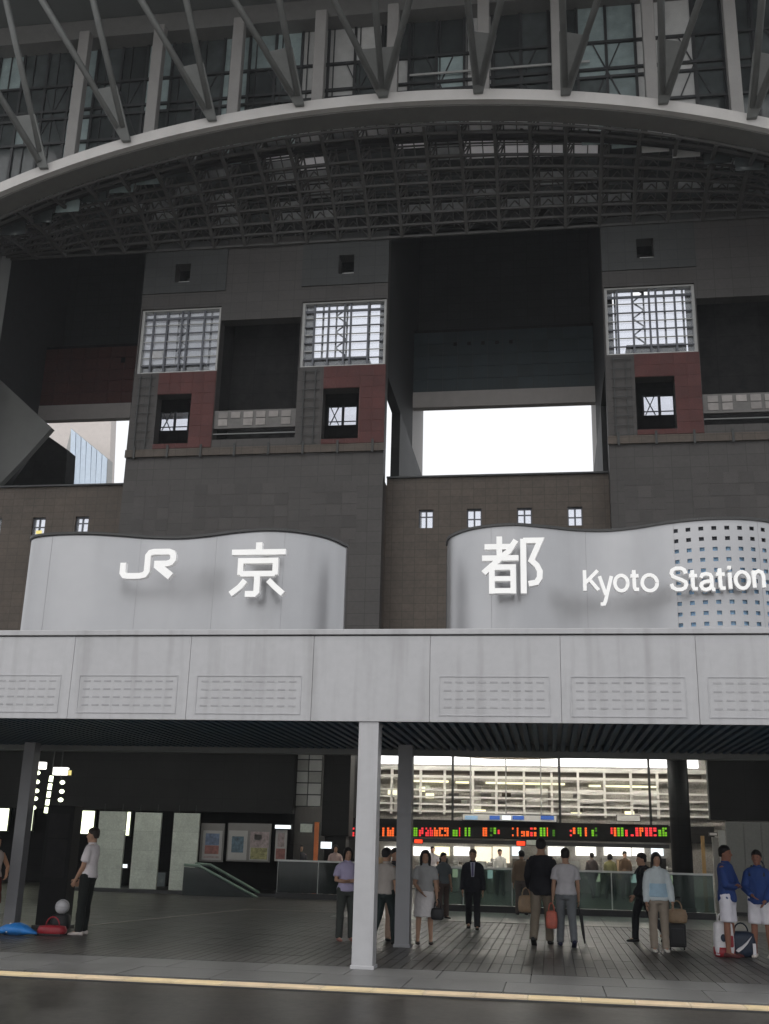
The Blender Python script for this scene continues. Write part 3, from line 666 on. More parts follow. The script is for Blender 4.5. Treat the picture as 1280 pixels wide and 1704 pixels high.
for (nx_, ny_), tops in nodes:
    P = at(nx_, ny_, AYF); P = Vector((P.x, AYF - .06, zA(P.x) - .25)); ends = []
    for (tx_, ty_) in tops:
        Q = at(tx_, ty_, 28.6 if ty_ == 0 else 29.6); D = Q - P
        E_ = P + D * ((SOF - P.z) / D.z); ends.append((D, E_))
        MB().tube([P + D * .1, E_], .115, 10).build('strut', M['steel'], ar, smooth=True)
    D0, D1 = ends[0][0].normalized(), ends[-1][0].normalized()
    T0, T1 = P + D0 * 2.0, P + D1 * 1.9
    if len(tops) > 2: T0, T1 = P + D0 * 1.7, P + D1 * 1.7
    sdv = Vector((.16, 0, 0)); th = Vector((0, .12, 0)); T0 = T0 - Vector((.14, 0, 0)); T1 = T1 + Vector((.14, 0, 0))
    v = [P - sdv, P + sdv, T1, T0]; v = [q - th * .5 for q in v] + [q + th * .5 for q in v]
    MB().add(v, [(0, 1, 2, 3), (7, 6, 5, 4), (0, 4, 5, 1), (1, 5, 6, 2), (2, 6, 7, 3), (3, 7, 4, 0)]).build('gusset_plate', M['steel'], ar, bevel=.02)
    px_ = P.x + (.35 if nx_ < 600 else .12 if nx_ < 900 else -.2)
    MB().box(px_ - .21, px_ + .21, 31.9, 32.25, zA(px_) - .1, 31.1).build('post', M['postgrey'], ar, bevel=.03)

gy = empty('roof_gallery', (-5, 33, 26), 'dark glazed gallery and soffit above the arched beam', 'gallery')
MB().box(-25, 13, 32.3, 33.4, 31.1, 31.95).build('gallery_beam', M['beamgrey'], gy)
MB().box(-25, 13, 25.8, 33.4, SOF, SOF + .4).build('soffit_slab', M['soffit'], gy)
GYY = 33.0; x = -23.0; step = 1.02; rg = random.Random(5); col_i = 0
def pxcol(X): return (X + 20.4) / 28.3 * 1280
PALE = {(545, 600): 'galpale', (795, 860): 'galpale', (395, 440): 'galteal', (370, 394): 'galteal', (505, 540): 'galteal', (640, 700): 'galpale', (700, 760): 'galdark', (860, 1000): 'galdark', (1000, 1060): 'galteal', (1095, 1175): 'galpale', (120, 150): 'galteal', (260, 300): 'galteal'}
while x < 11:
    X0_, X1_ = x, x + step; zb = min(zA(X0_), zA(X1_)) - .5
    ubox('mullion', M['darkmetal'], gy, x - .05, x + .05, GYY - .08, GYY + .05, zA(x) - .4, 31.1)
    px = pxcol((X0_ + X1_) / 2); base = None
    for (a, b), mt in PALE.items():
        if a <= px < b: base = mt
    lev = [zb, 26.9, 28.0, 29.5, 31.1]; lev = [zb] + [z for z in lev[1:] if z > zb + .3]
    for j in range(len(lev) - 1):
        mt = base or rg.choice(['galdark', 'galdark', 'galdark', 'galteal', 'galdark'])
        if base in ('galpale', 'galteal') and rg.random() < .15: mt = 'galdark'
        ubox('glass_pane', M[mt], gy, X0_ + .05, X1_ - .05, GYY - .005, GYY + .02, lev[j], lev[j + 1] - .0)
    x += step
for k in range(34):
    xx = -22.5 + k; zb_ = zA(xx) - .3
    ubox('thin_mullion', M['darkmetal'], gy, xx - .02, xx + .02, GYY - .05, GYY - .006, zb_, 31.1)
    if k % 3 == 1: MB().bar((xx - .5, GYY - .03, max(zb_, 27.0)), (xx + .5, GYY - .03, 29.5), .04, .04, (0, 1, 0)).bar((xx + .5, GYY - .065, max(zb_, 27.0)), (xx - .5, GYY - .065, 29.5), .04, .04, (0, 1, 0)).build('cross_brace', M['darkmetal'], gy)
for z in (26.9, 28.0, 28.35, 29.5): ubox('transom', M['darkmetal'], gy, -23, 11, GYY - .10, GYY - .006, z - .05, z + .05)
ubox('gallery_handrail', M['mullpale'], gy, -4.6, 1.9, GYY - .16, GYY - .11, 28.62, 28.70)

# lattice roof between the arch and the towers
lt = empty('lattice_roof', (-5, 34, 23.7), 'dark steel lattice roof hanging below the arched beam', 'roof')
def lat(x, t, up=0.0):
    za = zA(x) - .70; zb = 23.78; z = za + (zb - za) * t + .35 * math.sin(math.pi * t) * (1 if za > zb else .3)
    return Vector((x, 31.97 + (FY - .12 - 31.97) * t - up * .25, z + up))
T_ = [0, .10, .22, .34, .46, .58, .70, .82, .91, 1.0]
RX = [-22.4 + 1.23 * k for k in range(27)]
for xr in RX:
    rb = MB()
    for k in range(12): rb.bar(lat(xr, k / 12), lat(xr, (k + 1) / 12), .11, .13)
    rb = rb.build('rib', M['lattice'], lt)
    wb = MB()
    for k in range(len(T_) - 1):
        wb.bar(lat(xr, T_[k]), lat(xr + .3, (T_[k] + T_[k + 1]) / 2, .62), .05, .05); wb.bar(lat(xr + .3, (T_[k] + T_[k + 1]) / 2, .62), lat(xr, T_[k + 1]), .05, .05)
    wb.build('web_bracing', M['lattice'], rb)
for xr in RX[:-1]:
    ub = MB()
    for k in range(10): ub.bar(lat(xr + .3, k / 10, .66), lat(xr + .3, (k + 1) / 10, .66), .055, .06)
    ub.build('upper_rib', M['lattice'], lt)
    ub = MB()
    for k in range(10): ub.bar(lat(xr + .77, k / 10, .30), lat(xr + .77, (k + 1) / 10, .30), .04, .04)
    ub.build('thin_rib', M['lattice'], lt)
for k in range(len(T_) - 1):
    ub = MB(); t = (T_[k] + T_[k + 1]) / 2
    for i in range(len(RX) - 1):
        ub.bar(lat(RX[i], t, .66), lat(RX[i + 1], t, .66), .05, .05)
        if k > 3: ub.bar(lat(RX[i], T_[k + 1], .05), lat(RX[i] + .61, t, .5), .035, .035).bar(lat(RX[i] + .61, t, .5), lat(RX[i + 1], T_[k + 1], .05), .035, .035)
    ub.build('upper_purlin', M['lattice'], lt)
for k, t in enumerate(T_):
    pb = MB(); w = .16 if k == 2 else .07
    for i in range(len(RX) - 1): pb.bar(lat(RX[i], t, .02 if k != 2 else .28), lat(RX[i + 1], t, .02 if k != 2 else .28), w, .09 if k != 2 else .30)
    pb.build('purlin', M['dark'] if k == 2 else M['lattice'], lt)
rg = random.Random(21)
for i in range(len(RX) - 1):
    for k in range(len(T_) - 1):
        xm = (RX[i] + RX[i + 1]) / 2; r = rg.random()
        cen = 1 if -9.5 < xm < 4.2 else 0
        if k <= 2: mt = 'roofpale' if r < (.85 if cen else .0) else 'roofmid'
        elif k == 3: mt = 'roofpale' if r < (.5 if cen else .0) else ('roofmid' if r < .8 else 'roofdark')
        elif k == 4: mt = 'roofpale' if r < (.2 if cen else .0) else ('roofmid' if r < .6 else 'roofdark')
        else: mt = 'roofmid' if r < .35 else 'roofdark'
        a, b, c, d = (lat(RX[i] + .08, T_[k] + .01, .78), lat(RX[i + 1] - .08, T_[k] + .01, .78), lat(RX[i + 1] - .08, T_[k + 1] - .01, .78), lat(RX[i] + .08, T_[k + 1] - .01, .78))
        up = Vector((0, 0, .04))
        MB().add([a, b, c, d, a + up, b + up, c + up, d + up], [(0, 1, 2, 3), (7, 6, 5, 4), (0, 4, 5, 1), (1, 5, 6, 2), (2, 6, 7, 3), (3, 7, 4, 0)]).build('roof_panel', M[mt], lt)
MB().box(-24, 13, FY + .02, FY + .3, 24.25, 31).build('roof_end_wall', M['dark'], lt)  # unseen wall added to keep light out behind the lattice

# ================================================================== inside the concourse
bwL = empty('black_granite_wall', (-17, FY, 2.5), 'black granite wall hanging over the left side of the concourse', 'wall')
MB().box(-26, -8.4, FY + .02, FY + .35, 2.57, 4.75).build('wall_face', M['black'], bwL)
MB().box(-26, -8.4, FY + .36, 41, 2.75, 2.9).build('wing_ceiling', M['dark'], bwL)
MB().box(-26, -8.4, 41, 41.2, 0, 4.75).build('wing_back_wall', M['black'], bwL)
MB().box(-8.5, -8.38, FY + .36, 48.5, 0, 6.3).build('wing_end_wall', M['dark'], bwL)
bwR = empty('black_granite_wall', (9, FY, 2.5), 'black granite wall hanging over the right side of the concourse', 'wall')
MB().box(4.9, 16, FY + .02, FY + .35, 2.66, 4.75).build('wall_face', M['black'], bwR)
MB().box(6.9, 16, FY + .36, FY + .6, 0, 2.655).build('wing_back_wall', M['black'], bwR)
MB().box(7.2, 7.35, FY + .61, 48.5, 0, 6.3).build('wing_end_wall', M['dark'], bwR)
# hall ceiling with a curved bulkhead and lamps
hc = empty('hall_ceiling', (-1, 42, 6), 'dark hall ceiling with curved bulkhead above the departure board', 'ceiling')
MB().box(-8.4, 7.3, FY + .36, 49, 6.3, 6.5).build('ceiling_slab', M['hallceil'], hc)
MB().box(-8.4, 7.3, FY - .3, FY + .355, 4.76, 6.6).build('front_bulkhead', M['hallceil'], hc)
cpts = [(590, 1246), (640, 1248), (700, 1253), (760, 1259), (820, 1263), (870, 1264), (930, 1262), (990, 1258), (1050, 1252), (1100, 1246), (1140, 1240)]
cp = poly(cpts, 43.0)
MB().prism_y(cp + [(cp[-1][0], 6.29), (cp[0][0], 6.29)], 43, 43.15).build('curved_bulkhead', M['brownband'], hc)
for i in range(4):
    for j in range(3):
        ubox('ceiling_lamp', M['E_ceil'], hc, -6.4 + 3.4 * i, -5.0 + 3.4 * i, 38 + 3.9 * j, 38.25 + 3.9 * j, 6.24, 6.29)
# back screen of white rails
HY = 48.0
hsn = empty('hall_screen', (-.5, HY, 2.8), 'white railed screen wall along the bright station hall', 'screen')
def zy(y, Y=HY, x=850): return at(x, y, Y).z
MB().box(-8.3, 7.2, HY + .35, HY + .5, 0, 6.3).build('backing_wall', M['hallwall'], hsn)
ubox('light_cove', M['E_cove'], hsn, -8.2, 6.2, HY + .25, HY + .30, zy(1273), zy(1236))
ubox('brown_band', M['brownband'], hsn, -8.2, 6.3, HY + .20, HY + .34, zy(1291), zy(1284))
for (ya, yb) in ((1283, 1277), (1296, 1292), (1318, 1315), (1330, 1327), (1342, 1339), (1354, 1351)):
    ubox('rail', M['rail'], hsn, -8.2, 6.9, HY, HY + .10, zy(ya), zy(yb))
for px in (652, 700, 740, 787, 826, 872, 918, 962, 1006, 1050, 1094, 1140): ubox('upright', M['rail'], hsn, at(px, 1300, HY).x - .05, at(px, 1300, HY).x + .05, HY - .03, HY + .18, zy(1358), zy(1278))
for (a, b, y) in ((688, 746, 1302), (758, 780, 1303), (808, 940, 1303), (980, 1000, 1305), (1006, 1092, 1305)):
    ubox('light_tube', M['E_tube'], hsn, at(a, y, HY).x, at(b, y, HY).x, HY + .12, HY + .19, zy(y + 1.6), zy(y - 1.6))
for (a, b, y0, y1) in ((697, 707, 1309, 1317), (708, 722, 1320, 1328), (645, 660, 1312, 1322), (784, 808, 1347, 1351), (1040, 1056, 1350, 1355), (950, 968, 1352, 1356)):
    X0_, X1_, Z0_, Z1_ = rect(a, y0, b, y1, HY); ubox('lit_notice', M['E_tube'], hsn, X0_, X1_, HY + .10, HY + .14, Z0_, Z1_)
for (a, b, y0, y1) in ((875, 912, 1312, 1340), (962, 1005, 1314, 1338), (1052, 1094, 1315, 1340), (785, 800, 1318, 1348), (655, 672, 1320, 1350)):
    X0_, X1_, Z0_, Z1_ = rect(a, y0, b, y1, HY); ubox('pale_notice', M['rail'], hsn, X0_, X1_, HY + .22, HY + .30, Z0_, Z1_)
rgh = random.Random(4)
for q in range(34):
    a = rgh.uniform(640, 1150); y0 = rgh.choice([1306, 1319, 1331, 1343]); X0_, X1_, Z0_, Z1_ = rect(a, y0, a + rgh.uniform(8, 30), y0 + rgh.uniform(6, 10), HY)
    ubox('shelf_item', M[rgh.choice(['brownband', 'mullpale', 'posterboard', 'beige', 'marble'])], hsn, X0_, X1_, HY + .24, HY + .34, Z0_, Z1_)
# the frosted strip and dark pillar at the hall's left end
fs = empty('frosted_light_panel', (-7.8, 36.4, 2.6), 'tall frosted panel glowing faintly beside the hall opening', 'panel')
X0_, X1_, Z0_, Z1_ = rect(490, 1250, 535, 1342, 36.4)
MB().box(X0_, X1_, 36.44, 36.5, Z0_, 4.75).build('frame', M['darkmetal'], fs)
for i in range(2):
    for j in range(5):
        ubox('pane', M['mullpale'] if (i + j) % 3 else M['greypanel'], fs, X0_ + .03 + i * (X1_ - X0_) / 2, X0_ - .01 + (i + 1) * (X1_ - X0_) / 2, 36.40, 36.44, Z0_ + .02 + j * .38, Z0_ + .36 + j * .38)
dp = empty('hall_pillar', (-6.5, 36.6, 0), 'wide black pillar left of the bright hall', 'pillar')
X0_, X1_, _, _ = rect(537, 1250, 592, 1400, 36.6)
MB().box(X0_, X1_ - .2, 36.6, 37.4, 1.9, 4.75).box(X0_ + .1, X1_ - .3, 36.7, 37.3, 0, 1.9).build('shaft', M['black'], dp, bevel=.02)
dc = empty('hall_pillar', (3.7, 33, 0), 'black round pillar right of the departure board', 'pillar')
MB().tube([(3.68, 33.3, 0), (3.68, 33.3, 4.75)], .29, 20).build('shaft', M['black'], dc, smooth=True)
MB().tube([(3.68, 33.3, 0), (3.68, 33.3, .18)], .33, 20).build('base_ring', M['darkmetal'], dc, smooth=True)
# departure board
BY = 40.0
db = empty('departure_board', (-1.6, BY, 2), 'long black departure board with red and green lit characters', 'display board')
bx0, bx1, bz0, bz1 = rect(582, 1367, 1113, 1396, BY)
MB().box(bx0, bx1, BY, BY + .35, bz0, bz1).build('casing', M['board'], db, bevel=.01)
MB().box(bx0, bx1, BY + .02, BY + .3, bz0 - .19, bz0 - .06).build('lower_rail', M['darkmetal'], db)
led = [(583, 590, 'r'), (636, 640, 'o'), (644, 656, 'o'), (688, 695, 'g'), (697, 705, 'r'), (708, 714, 'r'), (715, 721, 'r'), (722, 729, 'o'), (730, 738, 'o'), (739, 747, 'o'), (753, 762, 'g'), (764, 766, 'r'), (773, 777, 'g'), (779, 783, 'g'), (803, 811, 'o'), (815, 820, 'd'), (821, 826, 'g'), (828, 832, 'r'),
       (852, 855, 'o'), (860, 863, 'o'), (867, 874, 'O'), (875, 881, 'O'), (882, 887, 'r'), (888, 893, 'o'), (898, 903, 'g'), (904, 908, 'g'), (910, 912, 'o'), (919, 924, 'd'), (948, 952, 'r'), (953, 958, 'o'), (961, 968, 'g'), (973, 977, 'o'), (984, 989, 'g'), (990, 994, 'd'),
       (1016, 1020, 'r'), (1021, 1026, 'o'), (1027, 1032, 'g'), (1033, 1038, 'g'), (1040, 1045, 'r'), (1049, 1055, 'r'), (1057, 1063, 'r'), (1064, 1071, 'o'), (1073, 1079, 'r'), (1080, 1086, 'r'), (1087, 1093, 'r'), (1095, 1101, 'g'), (1102, 1110, 'g')]
rgl = random.Random(9)
for a, b, c in led:
    X0_, X1_, Z0_, Z1_ = rect(a, 1377 if c != 'O' else 1383, b, 1392, BY); n = max(1, round((X1_ - X0_) / .085)); ch = MB(); w = (X1_ - X0_) / n
    for i in range(n):                              # each character: short lit strokes
        xx = X0_ + w * i; 
        for j in range(4):
            zz = Z0_ + (Z1_ - Z0_) * j / 4; hh = (Z1_ - Z0_) / 4
            if rgl.random() < .82: ch.box(xx + w * .1, xx + w * .92, BY - .012, BY - .003, zz + hh * .12, zz + hh * .95)
    if ch.v: ch.build('lit_character', M[{'r': 'L_red', 'o': 'L_orange', 'O': 'L_orange', 'g': 'L_green', 'd': 'L_dim'}[c]], db)
for px in (753, 931, 1081):
    X_ = at(px, 1300, BY).x; MB().tube([(X_, BY + .15, bz1), (X_, BY + .15, 6.29)], .045, 8).build('hanger_pole', M['darkmetal'], db)
for px in (842, 783, 900): 
    X_ = at(px, 1300, BY + 2).x; MB().tube([(X_, BY + 2, 2.6), (X_, BY + 2, 6.29)], .025, 6).build('thin_hanger', M['mullpale'], db)
def hang_sign(name, label, a, y0, b, y1, Y, mat, cat='sign'):
    X0_, X1_, Z0_, Z1_ = rect(a, y0, b, y1, Y)
    e = empty(name, ((X0_ + X1_) / 2, Y, Z0_), label, cat)
    MB().box(X0_ - .02, X1_ + .02, Y + .005, Y + .12, Z0_ - .02, Z1_ + .02).build('casing', M['darkmetal'], e)
    MB().box(X0_, X1_, Y - .01, Y, Z0_, Z1_).build('lit_face', mat, e); return e
b1 = hang_sign('overhead_banner', 'blue and white banner on top of the departure board', 770, 1356, 926, 1366, BY - .1, M['rail'], 'banner')
for (a, b, m_) in ((774, 795, 'bluepanel'), (815, 832, 'E_blue'), (836, 850, 'E_sign'), (853, 872, 'E_blue'), (900, 922, 'E_blue')):
    X0_, X1_, Z0_, Z1_ = rect(a, 1357.5, b, 1364, BY - .1); ubox('banner_block', M[m_], b1, X0_, X1_, BY - .125, BY - .112, Z0_, Z1_)
hang_sign('overhead_sign', 'small white sign on the right end of the departure board', 1027, 1357, 1065, 1366, BY - .1, M['rail'])
hang_sign('overhead_sign', 'small red lit sign hanging below the board beside the inner column', 690, 1397, 703, 1403, BY - .2, M['E_redsign'])
hang_sign('overhead_sign', 'small red lit sign left of a dark-jacketed man', 860, 1400, 874, 1407, BY - .2, M['E_redsign'])
hang_sign('overhead_sign', 'small white sign just left of the dark-jacketed man head', 876, 1398, 893, 1406, BY - .25, M['marble'])
# bright ticket gate front below the board
tg = empty('ticket_gate_front', (-1, 47, 0), 'brightly lit ticket gate front under the departure board', 'ticket gate')
MB().box(-7.5, 6.5, 47.2, 47.35, 0, 2.7).build('front_wall', M['hallwall'], tg)
MB().box(-7.5, 6.5, 46.9, 47.19, 2.05, 2.7).build('header', M['dark'], tg)
lts = [(640, 672, 'E_white'), (688, 716, 'E_white'), (722, 748, 'E_tube'), (755, 782, 'E_white'), (790, 818, 'E_warm'), (820, 848, 'E_warm'), (852, 866, 'E_sign'), (912, 940, 'E_white'), (958, 992, 'E_white'), (1005, 1050, 'E_white'), (1052, 1072, 'E_white'), (1084, 1104, 'E_sign')]
for a, b, m_ in lts:
    X0_, X1_, Z0_, Z1_ = rect(a, 1409, b, 1424 if m_ != 'E_warm' else 1436, 47.1); ubox('lit_strip', M[m_], tg, X0_, X1_, 47.1, 47.18, Z0_, Z1_)
rgt = random.Random(31)
for q in range(16):
    a = 640 + q * 30 + rgt.uniform(-8, 8); X0_, X1_, Z0_, Z1_ = rect(a, rgt.uniform(1426, 1434), a + rgt.uniform(10, 26), 1462, 47.0)
    ubox('counter_unit', M[rgt.choice(['brownband', 'mullpale', 'hallwall', 'greypanel', 'dark', 'tanbag'])], tg, X0_, X1_, 46.6, 47.18, Z0_, Z1_)
for q in range(9):
    X_ = -6.4 + q * 1.35
    gm = MB().box(X_ - .12, X_ + .12, 44.0, 45.8, 0, 1.0).box(X_ - .1, X_ + .1, 44.0, 44.5, 1.0, 1.15).build('gate_machine', M['greypanel'], tg, bevel=.03)
    ubox('gate_panel', M['E_sign'] if q % 2 else M['E_warm'], tg, X_ - .1, X_ + .1, 43.96, 43.995, .55, .85)
# glass balustrade
def balustrade(label, xa, xb, Y, n, gm_, hgt=1.12, base='darkmetal'):
    e = empty('glass_balustrade', ((xa + xb) / 2, Y, 0), label, 'balustrade')
    MB().box(xa, xb, Y - .06, Y + .10, 0, .16).build('base_kerb', M[base], e)
    w = (xb - xa) / n
    for i in range(n): ubox('glass_pane', M[gm_], e, xa + w * i + .015, xa + w * (i + 1) - .015, Y, Y + .018, .17, hgt - .03)
    for i in range(n + 1): ubox('post', M['handrail'], e, xa + w * i - .012 if i else xa, xa + w * i + .012 if i < n else xb, Y + .02, Y + .05, .16, hgt - .03)
    MB().box(xa, xb, Y - .025, Y + .045, hgt - .028, hgt + .022).build('handrail', M['handrail'], e)
balustrade('green glass balustrade in front of the ticket gates behind the people', -3.7, 4.2, 31, 6, 'greenglass')
balustrade('dark glass balustrade between the posters and the black hall pillar', -8.5, -5.9, 34.8, 2, 'darkglass')
# escalator with two pale green handrails
es = empty('escalator', (-10.6, 35.2, 0), 'escalator with two pale green handrails sloping down below the posters', 'escalator')
for (p, q, Y) in (((332, 1441), (428, 1494), 34.6), ((350, 1439), (432, 1486), 35.3)):
    A_, B_ = at(*p, Y), at(*q, Y); A0 = A_ + Vector((-.5, 0, .02))
    MB().tube([A0, A_, A_.lerp(B_, .1), B_], .045, 8).build('handrail', M['greenrail'], es, smooth=True)
    MB().prism_y([(A0.x, A0.z - .06), (A_.x, A_.z - .06), (B_.x, B_.z - .05), (B_.x, -.2), (A0.x, -.2)], Y - .01, Y + .01).build('side_glass', M['darkglass'], es)
# pale stone screens with lit windows between
labs = ['pale green stone screen directly behind the man in white shirt', 'pale green stone screen in the middle of three', 'pale green stone screen nearest the posters']
for (r, lb) in zip(((160, 1350, 205, 1480), (220, 1352, 264, 1484), (285, 1353, 328, 1487)), labs):
    X0_, X1_, Z0_, Z1_ = rect(*r, 35.6); e = empty('stone_screen', ((X0_ + X1_) / 2, 35.6, 0), lb, 'screen', 'stone screens in the concourse')
    n = 4
    for j in range(n): ubox('stone_panel', M['marble'], e, X0_, X1_, 35.6, 35.7, .1 + (Z1_ - .1) * j / n + .002, .1 + (Z1_ - .1) * (j + 1) / n - .002)
    MB().box(X0_ - .03, X1_ + .03, 35.58, 35.75, 0, .098).build('plinth', M['darkmetal'], e)
    for q in range(2): MB().tube([(X0_ + .15 + q * (X1_ - X0_ - .3), 35.65, Z1_ - .01), (X0_ + .15 + q * (X1_ - X0_ - .3), 35.65, 2.75)], .015, 6).build('hanger_rod', M['darkmetal'], e)
pd = MB().box(-16.4, -8.6, 35.2, 35.55, -.012, .1).build('low_plinth', M['darkmetal']); tag(pd, 'low dark plinth running under the stone screens and escalator', 'plinth')
for (r, lb) in (((-20, 1345, 13, 1382), 'greenish lit window at the left photo edge'), ((38, 1346, 54, 1382), 'narrow greenish lit window between grey column and black pillar'), ((109, 1349, 156, 1387), 'wide greenish lit window left of the white-shirted man head'), ((205, 1351, 216, 1390), 'narrow greenish lit window between two stone screens')):
    X0_, X1_, Z0_, Z1_ = rect(*r, 40.5); e = empty('lit_window', ((X0_ + X1_) / 2, 40.5, Z0_), lb, 'window')
    MB().box(X0_ - .05, X1_ + .05, 40.56, 40.66, Z0_ - .05, Z1_ + .03).build('frame', M['darkmetal'], e)
    n = max(1, round((X1_ - X0_) / .55)); w = (X1_ - X0_) / n
    for i in range(n): ubox('lit_pane', M['E_green'], e, X0_ + w * i + .015, X0_ + w * (i + 1) - .015, 40.53, 40.555, Z0_, Z1_)
hang_sign('lit_notice', 'small bright white notice low between the stone screens', 200, 1438, 212, 1444, 40.4, M['E_sign'], 'notice')
hang_sign('lit_notice', 'small pale green lit notice between the second and third stone screens', 262, 1452, 275, 1475, 40.4, M['galteal'], 'notice')
# hanging lamp strings on the left
LYY = 30.0
for k, (tp_, beads, lb) in enumerate((((52, 1268, 76, 1280), [(63, 1286), (62, 1301), (61, 1316), (59, 1329), (56, 1344)], 'white box lamp with bead string, nearest the left column'), ((90, 1277, 113, 1290), [(104, 1302), (103, 1317), (101, 1331), (98, 1344), (93, 1353)], 'white box lamp with bead string, right of the pair'))):
    X0_, X1_, Z0_, Z1_ = rect(*tp_, LYY); e = empty('hanging_lamp', ((X0_ + X1_) / 2, LYY, Z0_), lb, 'lamp', 'hanging lamps at left')
    MB().box(X0_, X1_, LYY - .1, LYY + .1, Z0_, Z1_).build('box_lamp', M['E_white'], e, bevel=.02)
    MB().tube([((X0_ + X1_) / 2, LYY, Z1_), ((X0_ + X1_) / 2, LYY, 4.75)], .02, 6).build('hanger', M['darkmetal'], e)
    pp = [at(*b, LYY) for b in beads]
    MB().tube([Vector(((X0_ + X1_) / 2, LYY, Z0_))] + pp, .012, 6).build('cable', M['darkmetal'], e)
    for p in pp: MB().ellipsoid(p, .075, .075, .06, 10, 6).build('bead_lamp', M['E_bead'], e, smooth=True)
e = empty('hanging_lamp', at(83, 1350, LYY + .4), 'greenish lamp tube hanging between the two bead strings', 'lamp', 'hanging lamps at left')
for q in range(5):
    A_, B_ = at(86 - q * 2, 1291 + q * 13, LYY + .4), at(84.4 - q * 2, 1301 + q * 13, LYY + .4); MB().tube([A_, B_], .06, 8).build('tube_segment', M['E_bead'], e, smooth=True)
A_, B_ = at(87, 1286, LYY + .4), at(76, 1357, LYY + .4); MB().tube([(A_.x, A_.y, 4.75), A_, B_], .02, 6).build('cable', M['darkmetal'], e)
hang_sign('lit_notice', 'tiny amber lamp right of the hanging box lamps', 114, 1282, 119, 1290, LYY, M['E_yel'], 'lamp')
# black information pillar by the left column
p0 = gnd(80, 1546); ip = empty('information_pillar', p0, 'black slab pillar standing beside the left inner column', 'pillar')
MB().box(p0.x - .27, p0.x + .27, p0.y, p0.y + .4, .06, 2.2).build('body', M['board'], ip, bevel=.02)
MB().box(p0.x - .31, p0.x + .31, p0.y - .04, p0.y + .44, 0, .06).build('base', M['darkmetal'], ip)
MB().box(p0.x - .2, p0.x + .2, p0.y - .012, p0.y - .002, .9, 2.05).build('dark_screen', M['dark'], ip)
# posters
pb = empty('poster_board', (-10, 36, 1), 'grey poster board with three posters beside the stone screens', 'poster board')
for (a, b) in ((333, 372), (378, 450)):
    X0_, X1_, Z0_, Z1_ = rect(a, 1370, b, 1434, 35.9); MB().box(X0_, X1_, 35.92, 35.98, Z0_, Z1_).build('board_panel', M['posterboard'], pb)
def poster(label, r, blocks):
    X0_, X1_, Z0_, Z1_ = rect(*r, 35.9); e = empty('poster', ((X0_ + X1_) / 2, 35.9, Z0_), label, 'poster', 'posters on the grey board')
    MB().box(X0_, X1_, 35.9, 35.915, Z0_, Z1_).build('sheet', M['poster'], e)
    for (a, b, c, d, m_) in blocks: ubox('print', M[m_], e, X0_ + (X1_ - X0_) * a, X0_ + (X1_ - X0_) * b, 35.893, 35.899, Z0_ + (Z1_ - Z0_) * c, Z0_ + (Z1_ - Z0_) * d)
poster('white-bordered poster with blue over red picture', (337, 1382, 369, 1431), [(.14, .86, .5, .9, 'pblue'), (.14, .86, .2, .49, 'pred'), (.1, .9, .06, .13, 'ppink')])
poster('white-bordered poster with dark teal picture', (380, 1382, 411, 1431), [(.18, .82, .25, .8, 'pteal')])
poster('pinkish poster with yellow foot, right of the dark teal one', (416, 1384, 447, 1432), [(.0, 1, .45, 1, 'ppink'), (.05, .95, .04, .44, 'pyellow'), (.2, .6, .7, .9, 'poster')])
poster('narrow pink poster below a small white notice', (458, 1381, 477, 1433), [(.1, .9, .06, .4, 'pred'), (.2, .8, .45, .9, 'ppink')])
hang_sign('lit_notice', 'small white lettered notice above the narrow poster', 458, 1373, 484, 1379, 35.8, M['E_sign'], 'notice')
hang_sign('lit_notice', 'pale cream sign left of the orange post', 500, 1371, 520, 1385, 36.2, M['marble'], 'sign')
hang_sign('lit_notice', 'small bright white sign right of the orange post', 534, 1401, 552, 1412, 36.3, M['E_sign'], 'sign')
op = MB().box(*rect(523, 1368, 530, 1412, 36.25)[:2], 36.25, 36.33, 0, rect(523, 1368, 530, 1412, 36.25)[3]).build('orange_post', material('orange_banner', (.62, .17, .05), .5)); tag(op, 'slim orange banner post left of the black hall pillar', 'post')
# right side: grey panel, posts
rp = empty('grey_wall_panel', (6, 33.5, 0), 'pale grey wall panel behind the two boys in blue', 'wall panel')
X0_, X1_, Z0_, Z1_ = rect(1211, 1368, 1300, 1490, 33.5); n = 3
for i in range(n): ubox('panel', M['greypanel'], rp, X0_ + (X1_ - X0_) * i / n + .004, X0_ + (X1_ - X0_) * (i + 1) / n - .004, 33.5, 33.6, .1, Z1_)
MB().box(X0_, X1_, 33.48, 33.62, 0, .098).build('skirting', M['darkmetal'], rp)
for (a, b, y0, m_, lb, Y) in ((1169, 1175, 1391, 'wood', 'slim tan post behind the balustrade right end', 35), (1188, 1197, 1393, 'mullpale', 'slim pale grey post behind the balustrade', 35.2), (1199, 1210, 1382, 'galpale', 'pale grey narrow board left of the boy in blue', 35)):
    X0_, X1_, Z0_, Z1_ = rect(a, y0, b, 1490, Y); o = MB().box(X0_, X1_, Y, Y + .08, 0, Z1_).box(X0_ - .04, X1_ + .04, Y - .04, Y + .12, 0, .04).build('slim_post', M[m_]); tag(o, lb, 'post')
hang_sign('lit_notice', 'tiny white notice above the slim posts at right', 1181, 1386, 1193, 1390, 35, M['rail'], 'notice')

